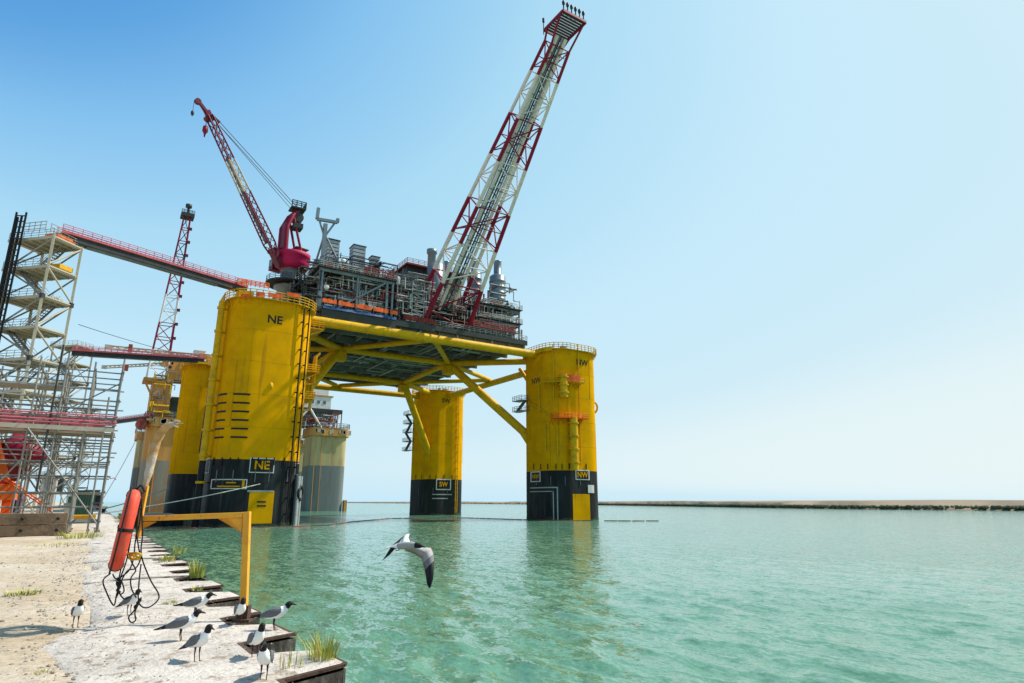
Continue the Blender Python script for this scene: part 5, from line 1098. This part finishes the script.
def gull(px, py, head_deg, label, posture, hscale=1., hturn=0):
    pos = pz(px, py, QZ + .035); ang = math.radians(head_deg); f = AX * math.cos(ang) + AY * math.sin(ang)
    R_ = thing('gull', label, 'gull', pos, 'laughing gulls on the quay'); R_.rotation_euler.z = math.atan2(f.y, f.x); R_.scale = (hscale * .91,) * 3; ORG[R_.name] = V3(0, 0, 0)
    u = posture                                     # 0 level .. 1 upright
    tl = lambda a, b: a + (b - a) * u
    S = [(-.235, tl(.165, .115), .026, .005), (-.17, tl(.170, .135), .032, .014), (-.11, tl(.178, .160), .048, .040), (-.04, tl(.186, .188), .062, .060), (.03, tl(.196, .215), .064, .064), (.078, tl(.215, .248), .050, .054),
         (tl(.112, .100), tl(.240, .282), .036, .038), (tl(.132, .110), tl(.262, .312), .0315, .034), (tl(.150, .120), tl(.278, .334), .032, .033), (tl(.172, .142), tl(.283, .340), .026, .027), (tl(.192, .160), tl(.279, .334), .013, .014)]
    SS = [tuple(v) for v in smooth_path4(S, 3)]; n = 14; hs = int(6.9 * 3)
    def mi(i, k, n):
        c = math.cos(2 * math.pi * (k + .5) / n)
        if i >= hs - (1 if c < 0 else 0): return 2
        if 4 <= i <= 14 and c > .25: return 1
        return 0
    part('body', loft(MB(), SS, n, mi), ['gull_white', 'gull_grey', 'gull_black'], R_)
    hx, hz = S[-1][0], S[-1][1]
    part('bill', loft(MB(), [(hx - .006, hz, .009, .011), (hx + .02, hz - .004, .007, .010), (hx + .045, hz - .012, .003, .005), (hx + .052, hz - .018, .001, .002)], 8), 'gull_leg', R_)
    for s in (-1, 1):
        m = MB(); W_ = [(.062, tl(.222, .252), .010, .020), (.02, tl(.212, .226), .016, .046), (-.05, tl(.202, .200), .017, .048), (-.12, tl(.188, .168), .014, .034), (-.18, tl(.180, .140), .009, .020)]
        loft(m, [tuple(v) for v in smooth_path4(W_, 3)], 10); off = lambda x: (.052 if x > -.06 else .052 + (x + .06) * .24) * s
        m.v = [(x, y + off(x), z) for x, y, z in m.v]; w = part('wing', m, 'gull_grey', R_)
        m = MB(); loft(m, [(-.165, tl(.182, .147), .009, .022), (-.23, tl(.176, .116), .006, .014), (-.30, tl(.170, .090), .002, .004)], 8); m.v = [(x, y + (.027 + (x + .165) * .12) * s, z) for x, y, z in m.v]; part('wing_tip', m, 'gull_black', w)
        m = MB().chain([(-.012, .026 * s, tl(.15, .145)), (-.016, .027 * s, .075), (.0, .028 * s, .008)], [.012, .0052, .0045], 7); lg = part('leg', m, 'gull_leg', R_)
        m = MB().add([(-.004, .028 * s, .012), (.045, .008 * s, .003), (.052, .028 * s, .003), (.043, .05 * s, .003), (-.012, .028 * s, .003)], [(0, 1, 2), (0, 2, 3), (0, 4, 1), (0, 3, 4), (1, 4, 3, 2)]); part('foot', m, 'gull_leg', lg)
        ex = S[8][0] + .014; m = MB().lathe([(.0005, .0045), (.003, .0035), (.0045, 0)], (ex, .0285 * s, S[8][1] + .008), 8, (0, s, 0)); part('eye', m, 'gull_white' if False else 'gull_leg', R_)
    return R_
def smooth_path4(S, n):
    A = [np.array(s, float) for s in S]; out = []
    for i in range(len(A) - 1):
        p0, p1, p2, p3 = A[max(0, i - 1)], A[i], A[i + 1], A[min(len(A) - 1, i + 2)]
        for k in range(n):
            t = k / n; v = .5 * ((2 * p1) + (p2 - p0) * t + (2 * p0 - 5 * p1 + 4 * p2 - p3) * t * t + (3 * p1 - p0 - 3 * p2 + p3) * t ** 3); v[2:] = np.maximum(v[2:], .002); out.append(v)
    out.append(A[-1]); return out
gull(75, 627.5, -48, 'lone gull on the sand far left, standing beside the dark shadow', .95, 1.0)
gull(129, 615, -22, 'gull standing behind the hanging black ropes', 1., 1.0)
gull(195.5, 618, 8, 'gull bending low, farthest back of the group on the pale quay', .15, 1.08)
gull(181, 641.5, 14, 'gull with dark folded wings, left of the group, body level', .45, 1.05)
gull(197, 662, -28, 'upright gull in profile at front left of the group', 1., 1.02)
gull(238.5, 626, -55, 'gull standing directly in front of the foot of the yellow post', .95, 1.02)
gull(274.5, 630.5, 9, 'gull nearest the water, level body, right of the yellow post', .25, 1.08)
gull(254.5, 659.5, -48, 'gull partly hidden behind the nearest gull', 1., 1.02)
gull(263, 681.5, -82, 'nearest gull, facing the camera at the bottom edge', 1., 1.0)
# flying gull
FD = 7.6
def ff_(x, y, d=0.): return pd(370 + x / 8.54, 520 + y / 8.54, FD + d)
FG = thing('flying_gull', 'gull in flight low over the green water with wings bent down', 'gull', ff_(300, 230))
def floft(secs, n=12, mi_of=None):                  # secs: centre, radius across, radius up
    m = MB(); rings = []
    for i, (c, a, b) in enumerate(secs):
        t = (secs[min(i + 1, len(secs) - 1)][0] - secs[max(0, i - 1)][0]).normalized(); side = t.cross(V3(0, 0, 1)).normalized(); up = side.cross(t)
        rings += [c + side * (a * math.sin(2 * math.pi * k / n)) + up * (b * math.cos(2 * math.pi * k / n)) for k in range(n)]
    N = len(secs); m.v = [tuple(v) for v in rings]
    for i in range(N - 1):
        for k in range(n): m.f.append((i * n + k, i * n + (k + 1) % n, (i + 1) * n + (k + 1) % n, (i + 1) * n + k)); m.sm.append(True); m.mi.append(mi_of(i) if mi_of else 0)
    for i in (0, N - 1): m.f.append(tuple(i * n + k for k in range(n))); m.sm.append(True); m.mi.append(mi_of(min(i, N - 2)) if mi_of else 0)
    return m
bs = [(150, 235, .005, .03), (190, 228, .012, .035), (240, 222, .030, .035), (300, 218, .043, .043), (350, 216, .045, .042), (388, 215, .034, .033), (408, 217, .031, .031), (430, 221, .026, .026), (447, 226, .011, .011), (475, 234, .003, .003)]
part('body', floft([(ff_(x, y, .10 - .0005 * x), a if i > 1 else .03, b if i > 1 else .006) for i, (x, y, a, b) in enumerate(bs)], 12, lambda i: 1 if i >= 5 else (2 if i < 2 else 0)), ['gull_under_shaded', 'gull_black', 'gull_white'], FG)
def fwing(P_, name, m_split):
    m = MB(); vs = []; n = len(P_)
    for lead, trail in P_:
        nrm = V3(0, 0, 1); th = .006; c = (lead + trail) / 2
        vs += [lead, c + AY * -.010 + nrm * .004, trail, c + AY * .010 - nrm * .004]
    for i in range(n - 1):
        a, b = 4 * i, 4 * i + 4
        for k in range(4): m.f.append((a + k, a + (k + 1) % 4, b + (k + 1) % 4, b + k)); m.sm.append(True); m.mi.append(m_split(i, k))
    m.f += [(0, 1, 2, 3), (4 * n - 1, 4 * n - 2, 4 * n - 3, 4 * n - 4)]; m.sm += [False] * 2; m.mi += [m_split(0, 0), m_split(n - 2, 0)]; m.v = [tuple(v) for v in vs]; return m
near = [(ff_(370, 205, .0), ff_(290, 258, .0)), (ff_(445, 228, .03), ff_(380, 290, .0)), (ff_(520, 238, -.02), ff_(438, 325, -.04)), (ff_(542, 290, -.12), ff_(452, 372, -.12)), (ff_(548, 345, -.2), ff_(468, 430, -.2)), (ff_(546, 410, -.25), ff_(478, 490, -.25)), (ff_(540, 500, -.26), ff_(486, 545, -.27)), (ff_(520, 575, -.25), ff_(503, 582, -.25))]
part('wing', fwing(near, 'wing', lambda i, k: 1 if i >= 4 else (2 if i == 3 else 0)), ['gull_under_shaded', 'gull_black', 'gull_dark_grey'], FG)
far_ = [(ff_(345, 195, .14), ff_(250, 225, .16)), (ff_(325, 150, .26), ff_(255, 205, .26)), (ff_(338, 118, .36), ff_(285, 135, .36)), (ff_(270, 160, .42), ff_(215, 195, .42)), (ff_(225, 235, .44), ff_(175, 235, .45)), (ff_(165, 300, .45), ff_(145, 285, .46)), (ff_(112, 342, .45), ff_(110, 338, .45))]
part('wing', fwing(far_, 'wing', lambda i, k: 2 if i >= 4 else (1 if k in (2, 3, 0, 1) and i >= 2 else 0)), ['gull_white', 'gull_grey', 'gull_black'], FG)
part('leg', MB().chain([ff_(255, 235, .05), ff_(230, 240, .03), ff_(212, 248, .03)], .005, 6).chain([ff_(265, 240, .0), ff_(240, 260, -.02), ff_(218, 258, -.02)], .005, 6), 'gull_black', FG)
# ------------------------------------------------------------------ grass tufts, weeds, gravel
def tuft(pos, n, h, sp, label, seed, lean=.35, mats=('grass', 'grass_dry'), bw=.0045, ret=False):
    rg = random.Random(seed); m = MB()
    for i in range(n):
        a, r = rg.uniform(0, 6.28), sp * math.sqrt(rg.random()); p = pos + V3(r * math.cos(a), r * math.sin(a), -.01); d = V3(math.cos(a), math.sin(a), 0) * lean * rg.random() + V3(rg.uniform(-.2, .2), rg.uniform(-.2, .2), 0); L = h * rg.uniform(.45, 1.1); s = V3(-d.y, d.x, 0); s = s.normalized() if s.length > .01 else V3(1, 0, 0); w = bw * rg.uniform(.6, 1.3)
        q = p + V3(0, 0, L * .55) + d * L * .4; e = p + V3(0, 0, L * .92) + d * L
        m.add([p - s * w, p + s * w, q + s * w * .8, q - s * w * .8, e], [(0, 1, 2, 3), (3, 2, 4)], mi=0 if rg.random() < .68 else 1)
    return solo('grass_tuft', m, list(mats), label, 'grass', 'weeds on the quay')
tuft(pz(323, 660, QZ + .03), 150, .27, .13, 'bright green grass tuft on the nearest corner of the quay edge', 1, .75)
tuft(pz(290, 668, QZ + .03), 26, .22, .12, 'thin sparse grass blades just left of the biggest tuft', 2)
tuft(pz(196, 577, QZ + .03), 120, .40, .14, 'tall grass tuft on a quay tooth behind the yellow arm', 3, .6, bw=.007)
tuft(pz(167, 563, QZ + .02), 90, .26, .2, 'low grass tuft next to the tall one on the quay edge', 4, bw=.008)
tuft(pz(178, 553, QZ + .02), 50, .25, .2, 'small far weed on the quay edge', 5, bw=.009)
tuft(pz(80, 538, QZ), 200, .34, .9, 'spreading weeds at the foot of the scaffold', 6, 1.2, bw=.012)
tuft(pz(60, 545, QZ), 90, .12, 1.0, 'low scattered weeds in front of the timber baulks', 7, 1.5, bw=.012)
tuft(pz(24, 594, QZ), 120, .09, .28, 'flat green weed patch in the sand at the left', 8, 1.6, bw=.01)
tuft(pz(42, 675, QZ), 60, .06, .1, 'tiny weed near the bottom left of the sand', 9, .9)
tuft(pz(172, 604, QZ + .03), 60, .08, .12, 'small weed in the concrete near the low gull', 10, .9)
tuft(pz(197, 590, QZ + .03), 50, .12, .1, 'small green weed at a quay tooth left of the post', 12, .9)
tuft(pz(120, 519, QZ), 60, .5, .5, 'weeds far along the sandy path', 13, .6, bw=.02)
ico = [(0, 0, 1), (.9, 0, .3), (.25, .85, .35), (-.72, .5, .3), (-.7, -.55, .35), (.3, -.85, .3), (.6, .4, -.5), (-.3, .7, -.5), (-.8, 0, -.5), (-.2, -.7, -.5), (.6, -.4, -.5)]
icf = [(0, 1, 2), (0, 2, 3), (0, 3, 4), (0, 4, 5), (0, 5, 1), (1, 6, 2), (2, 6, 7), (2, 7, 3), (3, 7, 8), (3, 8, 4), (4, 8, 9), (4, 9, 5), (5, 9, 10), (5, 10, 1), (1, 10, 6)]
m = MB(); rg = random.Random(77)
for i in range(8600):
    if i < 3900: x, y = -23.1 - abs(rg.gauss(0, 1)) * 3.2, -118 + rg.random() ** 1.4 * 26
    else: x, y = -23.6 + 2.2 * rg.random() ** 1.6, -118 + rg.random() * 22
    if i < 3900 and math.sin(x * 1.1 + 2) + math.sin(y * .8) + rg.uniform(-1.4, 1.4) < -.2: continue
    s = (.006 + .022 * rg.random() ** 3) * (1 if i < 3900 else .55); a = rg.uniform(0, 6.28); ca, sa = math.cos(a), math.sin(a); z = (ground_z(x, y) if x < -23.1 else QZ + .035) + s * .2; sx = rg.uniform(.7, 1.5)
    m.add([(x + s * (px * sx * ca - py_ * sa), y + s * (px * sx * sa + py_ * ca), z + s * pz_ * .7) for px, py_, pz_ in ico], icf, mi=0 if rg.random() < .75 else 1)
solo('gravel', m, ['pebble', 'concrete'], 'loose pebbles scattered over the sandy ground', 'gravel', kind='stuff')
print('objects', len(bpy.data.objects))
